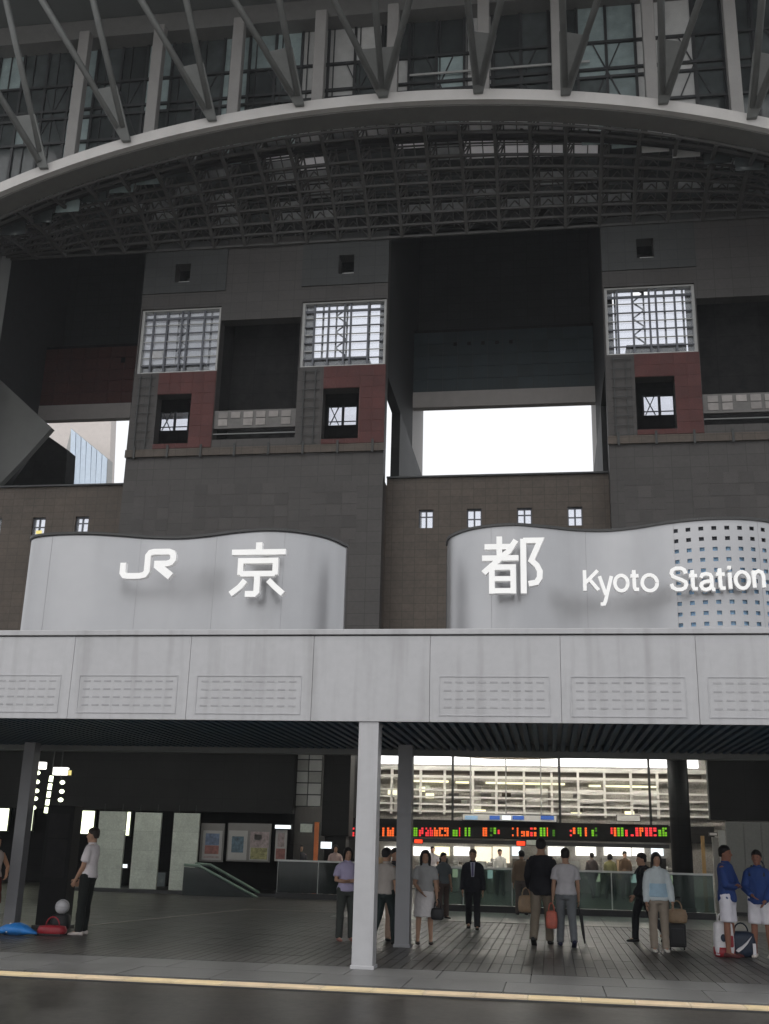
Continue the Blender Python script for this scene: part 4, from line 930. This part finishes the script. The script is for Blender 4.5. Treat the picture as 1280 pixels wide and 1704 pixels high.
# ================================================================== people
def remesh(mb, name, mat, vox=.016, smooth=2, fold=0):
    me = mb.mesh(name, mat, True); o = bpy.data.objects.new('tmp', me); COL.objects.link(o)
    r = o.modifiers.new('r', 'REMESH'); r.mode = 'VOXEL'; r.voxel_size = vox; r.use_smooth_shade = True
    q = o.modifiers.new('s', 'SMOOTH'); q.iterations = smooth; q.factor = .5
    bpy.context.view_layer.update()
    m2 = bpy.data.meshes.new_from_object(o.evaluated_get(bpy.context.evaluated_depsgraph_get()))
    bpy.data.objects.remove(o); bpy.data.meshes.remove(me); m2.name = name
    if fold:
        from mathutils import noise
        off = Vector((random.random() * 50, random.random() * 50, random.random() * 50)); mv = []
        for v in m2.vertices:
            q = v.co + off; n = noise.noise(Vector((q.x * 9, q.y * 9, q.z * 5))) * .7 + noise.noise(Vector((q.x * 22 + q.z * 9, q.y * 22, q.z * 13))) * .45
            mv.append(v.co + v.normal * (n + .45) * fold)
        for v, c in zip(m2.vertices, mv): v.co = c
    m2.polygons.foreach_set('use_smooth', [True] * len(m2.polygons))
    return m2
_cm = {}
def cmat(col, rough=.8, cloth=True):
    k = (tuple(round(c, 3) for c in col), rough)
    if k not in _cm: _cm[k] = material('cloth_%d' % len(_cm) if cloth else 'skin_%d' % len(_cm), col, rough, var=.07 if cloth else .05, scale=9, bump=.25 if cloth else 0, spec=.2)
    return _cm[k]
DARKEYE = material('dark_feature', (.02, .014, .012), .4)
LIPS = material('lips', (.30, .11, .09), .5)
def dirv(a, b, s):       # a: forward lift, b: outward, degrees; facing -Y
    a, b = math.radians(a), math.radians(b); return Vector((s * math.sin(b), -math.sin(a) * math.cos(b), -math.cos(a) * math.cos(b)))
def ring(c, rx, ry, n=16): return [Vector((c[0] + rx * math.cos(2 * math.pi * i / n), c[1] + ry * math.sin(2 * math.pi * i / n), c[2])) for i in range(n)]
def person(px, py, height, face, label, skin=(.42, .25, .17), hair=(.012, .010, .010), hairstyle='short', top=(.7, .7, .7), sleeve='short', bottom='trousers', bcol=(.02, .02, .02), shoe=(.02, .02, .02),
           legs=((2, 3, 0, 2), (-2, 3, -2, 2)), arms=((5, 8, 12, 2), (5, 8, 12, 2)), lean=0.0, turn=0.0, jacket=None, hem=0.0, lower=None, pos=None, stout=1.0, group='people in the concourse', hnod=0):
    k = height / 1.70
    p = gnd(px, py) if pos is None else Vector(pos)
    e = empty('person', p, label, 'person', group, rz=math.radians(face))
    sh = Vector((0, lean, 0))
    # legs, with the lower ankle on the ground
    J = []
    for s, (a1, b1, a2, b2) in zip((-1, 1), legs):
        hip = Vector((s * .088, 0, 0)); kn = hip + dirv(a1, b1, s) * .43; an = kn + dirv(a2, b2, s) * .42; J.append([hip, kn, an, a2])
    hipz = .075 - min(j[2].z for j in J)
    for j in J:
        for i in range(3): j[i] = j[i] + Vector((0, 0, hipz))
    def zt(z): return hipz + (z - .925)                 # torso height
    def tc(z): return sh * ((z - .9) / .6)               # lean offset
    A = []
    for s, (a1, b1, a2, b2) in zip((-1, 1), arms):
        so = Vector((s * .166 * stout, 0, zt(1.362))) + tc(1.362); el = so + dirv(a1, b1, s) * .285; wr = el + dirv(a2, b2, s) * .245; hd = wr + dirv(a2, b2, s) * .17; A.append((so, el, wr, hd, s))
    TOR = [(.83, .135, .105), (.90, .165, .118), (.98, .158, .11), (1.08, .135, .098), (1.18, .145, .105), (1.28, .163, .112), (1.35, .165, .10), (1.40, .138, .086), (1.435, .085, .068), (1.455, .062, .06), (1.50, .052, .055)]
    def torso(mb, z0, z1, gx=0.0, flare=0.0):
        zs = [z0] + [t[0] for t in TOR if z0 < t[0] < z1] + [z1]; rings = []
        for z in zs:
            w = np.interp(z, [t[0] for t in TOR], [t[1] for t in TOR]) * stout; d = np.interp(z, [t[0] for t in TOR], [t[2] for t in TOR]) * (1 + (stout - 1) * 1.3)
            f = flare * max(0, (1.1 - z) / .3); c = tc(z); rings.append(ring((c.x, c.y + .005, zt(z)), w + gx + f, d + gx + f))
        mb.loft(rings)
    b = MB(); torso(b, .83, 1.52)
    hc_ = Vector((0, 0, zt(1.585))) + tc(1.585) + Vector((0, -.012, 0)); tr_ = Matrix.Rotation(math.radians(turn), 4, 'Z')
    def hp(x, y, z): q = tr_ @ Vector((x, y, z)); return hc_ + q + Vector((0, -hnod * (z + .1), 0))
    b.loft([[hp(rx * math.cos(t), yo + ry * math.sin(t), z) for t in (2 * math.pi * i / 16 for i in range(16))] for z, rx, ry, yo in
            ((-.118, .022, .03, -.055), (-.10, .045, .055, -.03), (-.065, .060, .078, -.012), (-.02, .070, .090, 0), (.03, .074, .096, .004), (.075, .068, .088, .008), (.102, .045, .06, .01), (.114, .015, .02, .012))])
    b.tube([hp(0, -.085, .012), hp(0, -.112, -.028), hp(0, -.088, -.04)], [.008, .016, .008], 8)      # nose
    for s in (-1, 1): b.ellipsoid(hp(s * .076, .012, -.015), .010, .02, .03, 8, 6)                    # ears
    for so, el, wr, hd, s in A:
        b.tube([so + Vector((-s * .07, 0, .0)), so, so.lerp(el, .5), el, el.lerp(wr, .35), wr, wr.lerp(hd, .25)], [.045, .050, .046, .039, .040, .027, .026], 10)
        d = (hd - wr).normalized(); up = Vector((0, 1, 0)) - d * d.y; up.normalize(); sd_ = d.cross(up)      # palm: thin across sd_, wide across up
        rings = []
        for t, w_, th_ in ((.0, .026, .018), (.035, .038, .016), (.085, .040, .014), (.095, .036, .011)):
            rings.append([wr + d * t + up * (w_ * math.cos(q)) + sd_ * (th_ * math.sin(q)) for q in (2 * math.pi * i / 12 for i in range(12))])
        b.loft(rings)
    for hip, kn, an, a2 in J:
        b.tube([hip + Vector((0, 0, .05)), hip, hip.lerp(kn, .5), kn, kn.lerp(an, .3), kn.lerp(an, .65), an], [.085, .088, .072, .054, .054, .042, .036], 12)
        b.tube([an + Vector((0, .045, -.035)), an + Vector((0, -.02, -.03)), an + Vector((0, -.13, -.05))], [.034, .04, .028], 10)
    me = remesh(b, 'body', cmat(skin, .55, False))
    # fingers and facial features are added to the same mesh afterwards so that they stay crisp
    x = MB()
    for so, el, wr, hd, s in A:
        d = (hd - wr).normalized(); up = Vector((0, 1, 0)) - d * d.y; up.normalize(); sd_ = d.cross(up); inw = Vector((-s, 0, 0)) - d * (d.x * -s)
        inw = inw.normalized() if inw.length > .1 else sd_
        for q, ln in ((-.028, .072), (-.010, .085), (.009, .08), (.027, .062)):
            r0 = wr + d * .088 + up * -q
            x.tube([r0, r0 + d * ln * .5 + inw * .006, r0 + d * ln * .85 + inw * .022], [.0095, .0088, .0065], 6)
        x.tube([wr + d * .03 - up * .028, wr + d * .06 - up * .052 + inw * .012, wr + d * .092 - up * .056 + inw * .024], [.012, .0105, .0075], 6)
    nsk = len(x.f); x.cm = 1
    for s in (-1, 1): x.ellipsoid(hp(s * .030, -.079, .008), .013, .008, .006, 8, 5); x.ellipsoid(hp(s * .031, -.081, .028), .018, .006, .0035, 8, 4)
    x.cm = 2; x.ellipsoid(hp(0, -.084, -.062), .022, .007, .006, 8, 5)
    m2 = x.mesh('extra', [cmat(skin, .55, False), DARKEYE, LIPS], True)
    bm = bmesh.new(); bm.from_mesh(me); bm.from_mesh(m2); me.materials.clear()
    for m_ in (cmat(skin, .55, False), DARKEYE, LIPS): me.materials.append(m_)
    bm.to_mesh(me); bm.free(); bpy.data.meshes.remove(m2)
    def part(name, m_):
        o = bpy.data.objects.new(name, m_); COL.objects.link(o); o.parent = e; o.scale = (k, k, k); return o
    part('body', me)
    # hair
    h = MB(); h.loft([[hp(rx * math.cos(t), yo + ry * math.sin(t), z) for t in (2 * math.pi * i / 16 for i in range(16))] for z, rx, ry, yo in
                      ((-.045, .050, .045, .055), (-.01, .076, .066, .040), (.03, .081, .085, .024), (.065, .082, .098, .012), (.098, .066, .082, .012), (.122, .036, .045, .014), (.13, .01, .012, .014))])
    if hairstyle == 'long':
        h.loft([[hp(rx * math.cos(t), yo + ry * math.sin(t), z) for t in (2 * math.pi * i / 16 for i in range(16))] for z, rx, ry, yo in ((-.25, .07, .03, .07), (-.18, .088, .05, .06), (-.08, .09, .06, .045), (.03, .082, .07, .03))])
        for s in (-1, 1): h.tube([hp(s * .062, -.055, .06), hp(s * .084, -.03, -.02), hp(s * .082, -.035, -.12), hp(s * .075, -.05, -.22)], [.022, .026, .026, .016], 8)
    if hairstyle == 'bob':
        h.loft([[hp(rx * math.cos(t), yo + ry * math.sin(t), z) for t in (2 * math.pi * i / 16 for i in range(16))] for z, rx, ry, yo in ((-.10, .06, .04, .05), (-.06, .083, .06, .04), (.03, .084, .075, .028))])
        for s in (-1, 1): h.tube([hp(s * .05, -.06, .07), hp(s * .078, -.035, .0), hp(s * .076, -.03, -.08)], [.022, .022, .014], 8)
    part('hair', remesh(h, 'hair', cmat(hair, .5, False), .011, 1, fold=.012))
    # upper garment
    g_ = MB(); zb = .90 - hem if bottom != 'skirt' else .95
    torso(g_, zb, 1.43, .014 + (.012 if jacket else 0), .02)
    for so, el, wr, hd, s in A:
        e1 = .014 if not jacket else .02
        if sleeve == 'none': continue
        if sleeve == 'short': pts = [so + Vector((-s * .10, 0, .01)), so + Vector((-s * .03, 0, .008)), so.lerp(el, .12), so.lerp(el, .45), so.lerp(el, .72)]; rr = [.035, .052, .055 + e1 * .4, .053 + e1, .057 + e1]
        else: pts = [so + Vector((-s * .10, 0, .01)), so + Vector((-s * .03, 0, .008)), so.lerp(el, .12), so.lerp(el, .5), el, el.lerp(wr, .5), wr]; rr = [.035, .052, .054 + e1 * .4, .050 + e1, .046 + e1, .042 + e1, .034 + e1]
        g_.tube(pts, rr, 12)
    tp_o = part('jacket' if jacket else 'shirt', remesh(g_, 'shirt', cmat(jacket or top), fold=.012))
    if jacket:                                               # shirt front and tie showing in the opening
        c = tc(1.2); x = MB()
        x.prism_y([(-.055, zt(1.43)), (.055, zt(1.43)), (.03, zt(1.12)), (-.03, zt(1.12))], c.y - .152, c.y - .10); o = part('shirt_front', x.mesh('shirt_front', cmat(top)))
        if lower == 'tie':
            x = MB(); x.prism_y([(-.014, zt(1.42)), (.014, zt(1.42)), (.022, zt(1.15)), (0, zt(1.12)), (-.022, zt(1.15))], c.y - .16, c.y - .1525); part('tie', x.mesh('tie', cmat((.16, .15, .26))))
    elif lower:                                              # a band of another colour round the lower half of the top
        x = MB(); torso(x, zb + .05, 1.17, .031, .027); part('shirt_band', remesh(x, 'shirt_band', cmat(lower)))
    # collar
    x = MB(); c = tc(1.45); x.loft([ring((c.x, c.y, zt(1.43)), .085, .075), ring((c.x, c.y, zt(1.47)), .062, .064)]); part('collar', x.mesh('collar', cmat(jacket or top), True))
    # lower garment
    x = MB()
    if bottom == 'skirt':
        x.loft([ring((0, 0, hipz + .07), .15, .11), ring((0, 0, hipz - .02), .185, .14), ring((0, -.01, hipz - .25), .20, .155), ring((0, -.01, hipz - .43), .215, .165)])
    else:
        torso(x, .82, 1.03, .012)
        for hip, kn, an, a2 in J:
            if bottom == 'shorts': pts = [hip + Vector((0, 0, .04)), hip, hip.lerp(kn, .5), hip.lerp(kn, .92)]; rr = [.10, .105, .098, .10]
            else: pts = [hip + Vector((0, 0, .04)), hip, hip.lerp(kn, .5), kn, kn.lerp(an, .4), kn.lerp(an, .8), an + Vector((0, 0, -.02))]; rr = [.10, .104, .088, .071, .070, .064, .063]
            x.tube(pts, rr, 12)
    part({'skirt': 'skirt', 'shorts': 'shorts'}.get(bottom, 'trousers'), remesh(x, 'trousers', cmat(bcol), fold=.011))
    if bottom != 'skirt':
        x = MB(); c = tc(1.0); x.loft([ring((c.x, c.y, zt(.985)), .172 * stout, .126), ring((c.x, c.y, zt(1.015)), .168 * stout, .123)])
    # shoes
    for hip, kn, an, a2 in J:
        x = MB(); pt = math.radians(max(-35, min(35, -a2))) if an.z > .09 else 0
        R_ = Matrix.Rotation(pt, 3, 'X'); f = lambda y, z: an + R_ @ Vector((0, y, z))
        x.loft([[f(y, 0) + R_ @ Vector((w_ * math.cos(t), 0, z_ + h_ * math.sin(t))) for t in (2 * math.pi * i / 12 for i in range(12))] for y, w_, z_, h_ in
                ((.075, .02, -.045, .025), (.06, .036, -.04, .036), (.0, .042, -.03, .046), (-.06, .044, -.045, .032), (-.13, .046, -.052, .025), (-.17, .034, -.056, .018), (-.185, .012, -.06, .008))])
        part('shoe', x.mesh('shoe', cmat(shoe, .5), True))
    return e, k, A, zt, tc
ST = ((1, 3, 0, 2), (-1, 3, -1, 2)); WK = ((18, 1, 4, 1), (-12, 1, -30, 1)); WK2 = ((-10, 1, -28, 1), (16, 1, 6, 1))
CROSS = ((14, 14, 78, -70), (16, 14, 92, -66)); HANG = ((4, 9, 14, 3), (2, 9, 12, 3)); FRONT = ((22, 6, 48, -22), (22, 6, 48, -22)); SWING = ((-18, 8, -4, 4), (22, 8, 38, 2))
def hand(P): 
    e, k, A, zt, tc = P; e_ = e
    M_ = Matrix.Translation(e.location) @ Matrix.Rotation(e.rotation_euler[2], 4, 'Z')
    return [M_ @ (a[3] * k) for a in A], M_
P1 = person(-24, 1549, 1.62, 60, 'person at the left photo edge with bare bent arm', skin=(.52, .29, .18), top=(.50, .42, .38), sleeve='none', bottom='skirt', bcol=(.14, .03, .03), arms=((-8, 34, 52, -34), (-8, 36, 50, -30)), hairstyle='bob')
P2 = person(137, 1556, 1.79, -88, 'man in white shirt and black trousers standing left, seen side-on', top=(.72, .67, .68), bcol=(.012, .014, .013), shoe=(.62, .55, .52), arms=((10, 5, 32, -14), (10, 5, 32, -14)), lean=.025, legs=((2, 2, 2, 2), (3, 2, 0, 2)), hair=(.03, .022, .018))
P3 = person(574, 1566, 1.57, 25, 'person in lilac top standing left of the front column', top=(.40, .36, .52), bcol=(.045, .05, .045), arms=CROSS, hairstyle='bob', legs=ST, shoe=(.30, .14, .12))
P4 = person(640, 1572, 1.60, 150, 'person in pale top and dark trousers just right of the front column', top=(.40, .36, .33), bcol=(.02, .03, .03), arms=HANG, legs=WK)
P5 = person(655, 1566, 1.58, 40, 'person in black top and tan trousers partly behind the inner column', top=(.02, .02, .025), sleeve='short', bcol=(.36, .25, .19), arms=FRONT, legs=ST)
P6 = person(706, 1571, 1.56, 8, 'woman with long black hair in white skirt beside the inner column', top=(.36, .36, .36), sleeve='short', bottom='skirt', bcol=(.66, .63, .63), hairstyle='long', arms=((10, 7, 50, -30), (6, 9, 18, 4)), legs=ST, shoe=(.05, .04, .04))
P7 = person(787, 1546, 1.61, 2, 'man in dark suit with pale shirt and tie walking towards the camera', jacket=(.018, .018, .024), top=(.52, .52, .62), sleeve='long', bcol=(.018, .018, .022), lower='tie', hair=(.10, .07, .06), legs=WK2, arms=HANG, hem=.12)
P8 = person(903, 1572, 1.84, 172, 'tall man in black jacket and beige trousers walking away', top=(.012, .012, .016), sleeve='long', bcol=(.20, .165, .125), legs=WK, arms=((-12, 12, 2, 6), (14, 12, 40, 0)), hem=.10, stout=1.12)
P9 = person(944, 1575, 1.67, 185, 'man in pale grey shirt and grey trousers walking away with umbrella', top=(.50, .48, .50), bcol=(.15, .16, .17), legs=WK2, arms=HANG, shoe=(.02, .022, .05), stout=1.05)
P10 = person(1099, 1584, 1.62, 6, 'woman in white and light blue cardigan with beige trousers', top=(.62, .68, .70), sleeve='long', lower=(.40, .56, .68), bcol=(.30, .25, .20), shoe=(.74, .70, .64), hairstyle='bob', arms=((4, 10, 14, 2), (6, 12, 22, 2)), legs=((1, 2, 0, 1), (-1, 2, -1, 1)), hem=.02)
P11 = person(1074, 1568, 1.63, -75, 'person in black walking left with backpack behind the cardigan woman', top=(.015, .016, .02), sleeve='long', bcol=(.014, .015, .018), legs=((20, 1, 2, 1), (-16, 1, -42, 1)), arms=SWING)
P12 = person(1217, 1593, 1.76, 62, 'boy in royal blue shirt and white shorts, arms crossed', top=(.024, .055, .20), sleeve='long', bottom='shorts', bcol=(.74, .72, .78), skin=(.26, .12, .08), arms=CROSS, shoe=(.10, .03, .03), legs=ST, hem=.06)
P13 = person(1271, 1594, 1.70, -20, 'boy in royal blue shirt at the right photo edge', top=(.028, .065, .22), sleeve='long', bottom='shorts', bcol=(.74, .72, .76), skin=(.28, .13, .09), arms=((14, 10, 60, -35), (10, 10, 40, -20)), shoe=(.62, .56, .50), legs=ST, hem=.06)
for px_, Y_, h_, f_a, lb, tcol, bc, hs_ in ((500, 37.5, 1.6, 30, 'distant person in dark top near the narrow poster', (.05, .05, .06), (.03, .03, .04), 'short'), (558, 36.2, 1.62, 20, 'distant person in pinkish top left of the front column', (.42, .30, .28), (.34, .31, .25), 'bob'), (738, 27.5, 1.5, 40, 'person in grey top walking beside the balustrade', (.14, .16, .17), (.10, .07, .06), 'short'),
                                           (868, 30.2, 1.6, 190, 'distant person in tan coat left of the tall man in black', (.22, .16, .11), (.12, .10, .09), 'short'), (832, 42.5, 1.62, 10, 'distant person in white at the ticket gates right of the suited man', (.55, .54, .52), (.06, .06, .07), 'short'), (985, 42.8, 1.6, 200, 'distant person in dark clothes at the gates right of the grey shirt', (.06, .05, .05), (.05, .05, .06), 'short'), (1015, 42.2, 1.58, 160, 'distant person in olive top at the ticket gates', (.18, .17, .08), (.05, .05, .05), 'bob'), (1040, 43.0, 1.66, 20, 'distant person in brown top at the gates left of the cardigan woman', (.14, .09, .06), (.05, .05, .06), 'short'), (720, 42.6, 1.66, 10, 'distant person in pale top at the gates right of the long-haired woman', (.50, .46, .50), (.08, .08, .09), 'short')):
    a_ = at(px_, 1430, Y_); person(0, 0, h_, f_a, lb, top=tcol, bcol=bc, hairstyle=hs_, pos=(a_.x, Y_, 0), legs=WK if px_ % 2 else ST, arms=HANG, sleeve='long' if px_ % 3 else 'short')

# ---- things carried or set down
def soft_bag(name, label, cat, c, sx, sy, sz, mat, strap=True, bulge=.18, tilt=0, extra=None):
    e = empty(name, c, label, cat); b = MB(); rings = []
    for t in (0, .06, .25, .5, .75, .92, 1):
        q = 1 + bulge * math.sin(math.pi * min(t * 1.15, 1)) - (.25 if t in (0,) else 0) - (.45 if t == 1 else 0)
        rings.append([Vector((sx / 2 * q * math.copysign(abs(math.cos(a)) ** .6, math.cos(a)) + tilt * t, sy / 2 * q * math.copysign(abs(math.sin(a)) ** .6, math.sin(a)), sz * t)) for a in (2 * math.pi * i / 18 for i in range(18))])
    b.loft(rings); o = b.build('bag_body', mat, e, smooth=True, local=True)
    if strap:
        pts = [Vector((sx * .28 * math.cos(math.pi * i / 8) + tilt, 0, sz * .97 + .14 * math.sin(math.pi * i / 8))) for i in range(9)]
        MB().tube(pts, .012, 6).build('handle', mat, e, smooth=True, local=True)
    return e
g0 = gnd(1206, 1592)
e = soft_bag('sports_bag', 'white sports bag with red base beside the boy in blue', 'bag', g0, .30, .24, .56, M['whitebag'], bulge=.12)
MB().loft([ring((0, 0, .0), .15, .12), ring((0, 0, .05), .175, .145), ring((0, 0, .15), .178, .148)]).build('red_base', M['redbag'], e, smooth=True, local=True)
MB().box(.06, .14, -.165, -.10, .16, .34).build('red_patch', M['redbag'], e, local=True, bevel=.02); MB().ellipsoid((-.02, -.15, .30), .045, .02, .06).build('dark_emblem', M['navybag'], e, smooth=True, local=True)
g0 = gnd(1236, 1592)
e = soft_bag('sports_bag', 'navy sports bag with white swoosh mark between the two boys', 'bag', g0, .40, .28, .40, M['navybag'], bulge=.15)
sw = [(-.13, .10), (-.09, .08), (-.02, .13), (.06, .21), (.14, .33), (.05, .24), (-.03, .175), (-.09, .14)]
MB().prism_y(sw, -.20, -.14).build('swoosh_mark', M['whitebag'], e, local=True); MB().box(.15, .20, -.17, -.1, .02, .22).build('pale_tag', M['whitebag'], e, local=True)
g0 = gnd(1128, 1581); e = empty('trolley_suitcase', g0, 'black trolley suitcase standing right of the cardigan woman', 'suitcase')
MB().box(-.15, .15, -.10, .10, .05, .44).build('case_body', M['blackbag'], e, local=True, bevel=.03); MB().box(-.11, .11, -.115, -.098, .10, .36).build('front_pocket', M['blackbag'], e, local=True, bevel=.02)
for s in (-1, 1):
    MB().tube([(s * .09, .07, .42), (s * .09, .07, .86)], .009, 6).build('telescopic_rod', M['darkmetal'], e, local=True); MB().tube([(s * .12 - .012, .05, .03), (s * .12 + .012, .05, .03)], .03, 12).build('wheel', M['darkmetal'], e, local=True)
MB().tube([(-.1, .07, .87), (.1, .07, .87)], .014, 8).build('grip', M['blackbag'], e, local=True)
soft_bag('handbag', 'tan handbag perched on the black trolley suitcase', 'bag', g0 + Vector((.02, -.02, .445)), .30, .16, .24, M['tanbag'])
hd, MX = hand(P9)
u0 = hd[0]; e = empty('umbrella', u0, 'furled black umbrella carried by the man in grey trousers', 'umbrella')
um = MB(); um.tube([(0, 0, -.02), (.03, 0, -.12), (.07, 0, -.45), (.09, 0, -.60)], [.022, .030, .026, .010], 10); um.build('furled_canopy', M['blackbag'], e, smooth=True, local=True)
MB().tube([(0, 0, .06), (0, 0, -.02)], .014, 8).build('handle', M['darkmetal'], e, smooth=True, local=True); MB().tube([(.09, 0, -.60), (.098, 0, -.655)], .006, 6).build('tip', M['handrail'], e, local=True)
soft_bag('shoulder_bag', 'orange red bag hanging at the left of the man in grey trousers', 'bag', hd[1] + Vector((-.02, -.03, -.36)), .18, .10, .30, material('orange_bag', (.50, .12, .08), .6, var=.2, scale=9))
hd, MX = hand(P8)
soft_bag('shoulder_bag', 'brown bag carried by the tall man in black jacket', 'bag', hd[1] + Vector((-.08, 0, -.30)), .26, .14, .30, M['tanbag'])
def backpack(P, label, mat):
    e0, k, A, zt, tc = P; MX = Matrix.Translation(e0.location) @ Matrix.Rotation(e0.rotation_euler[2], 4, 'Z')
    c = MX @ Vector((0, .215 * k, zt(.99) * k)); e = soft_bag('backpack', label, 'backpack', c, .29, .19, .43, mat, True, .1); e.rotation_euler[2] = e0.rotation_euler[2]
    MB().box(-.10, .10, .09, .125, .06, .2).build('pocket', mat, e, local=True, bevel=.03)
    for s in (-1, 1): MB().tube([(s * .09, -.08, .40), (s * .10, -.17, .46), (s * .11, -.26, .40), (s * .12, -.32, .30)], .018, 6).build('strap', mat, e, smooth=True, local=True)
backpack(P11, 'black backpack worn by the person walking left', M['blackbag'])
backpack(P13, 'dark backpack behind the boy at the right photo edge', M['navybag'])
hd, MX = hand(P6); soft_bag('handbag', 'dark handbag held by the long-haired woman', 'bag', hd[1] + Vector((0, 0, -.22)), .20, .10, .2, M['blackbag'])
g0 = gnd(22, 1556); e = empty('blue_sheet_bundle', g0, 'bright blue plastic bundle lying on the floor at left', 'bundle')
b = MB(); rgx = random.Random(2); rings = []
for t in range(9):
    u = t / 8; r = math.sin(math.pi * min(max(u, .04), .97)) ** .6
    rings.append([Vector((-.42 + .84 * u, .16 * r * math.cos(a), .085 * r + .09 * r * math.sin(a) * (1 + .3 * math.sin(3 * u * 3 + i)) + .02 * (u > .5))) for i, a in enumerate(2 * math.pi * q / 12 for q in range(12))])
b.loft(rings).build('wrapped_sheet', M['blue'], e, smooth=True, local=True); MB().tube([(-.06, -.15, .05), (-.05, -.05, .19), (-.05, .08, .17)], .012, 6).build('tie_cord', M['whitebag'], e, local=True)
g0 = gnd(86, 1556); e = soft_bag('floor_bag', 'low dark red bag on the floor beside the white ball', 'bag', g0, .44, .26, .16, M['redbag'], True, .15); MB().box(-.24, .24, -.17, .17, 0, .03).build('black_base', M['blackbag'], e, local=True, bevel=.01)
g0 = gnd(96, 1548); e = empty('white_ball', g0 + Vector((0, .1, 0)), 'white ball on a black bag near the white-shirted man', 'ball')
MB().ellipsoid((0, 0, .40), .13, .13, .13, 20, 12).build('ball_skin', M['whitebag'], e, smooth=True, local=True)
for k in range(3): MB().tube([Vector((.1305 * math.cos(t), .1305 * math.sin(t) * math.cos(k * 1.05), .40 + .1305 * math.sin(t) * math.sin(k * 1.05))) for t in (2 * math.pi * i / 24 for i in range(25))], .003, 5).build('seam', M['mullpale'], e, local=True)
soft_bag('floor_bag', 'black bag under the white ball', 'bag', g0 + Vector((0, .1, 0)), .30, .24, .28, M['blackbag'], False)

# ================================================================== thin haze added to lift the blacks
hz = bpy.data.materials.new('damp_air'); hz.use_nodes = True; t = hz.node_tree; t.nodes.clear()
pv_ = t.nodes.new('ShaderNodeVolumePrincipled'); pv_.inputs['Color'].default_value = (.92, .95, 1, 1); pv_.inputs['Density'].default_value = .00042; pv_.inputs['Anisotropy'].default_value = 0.0
ho = t.nodes.new('ShaderNodeOutputMaterial'); t.links.new(pv_.outputs[0], ho.inputs['Volume'])
tag(MB().box(-405, 405, -205, 605, -1.5, 34).build('haze', hz), kind='stuff')
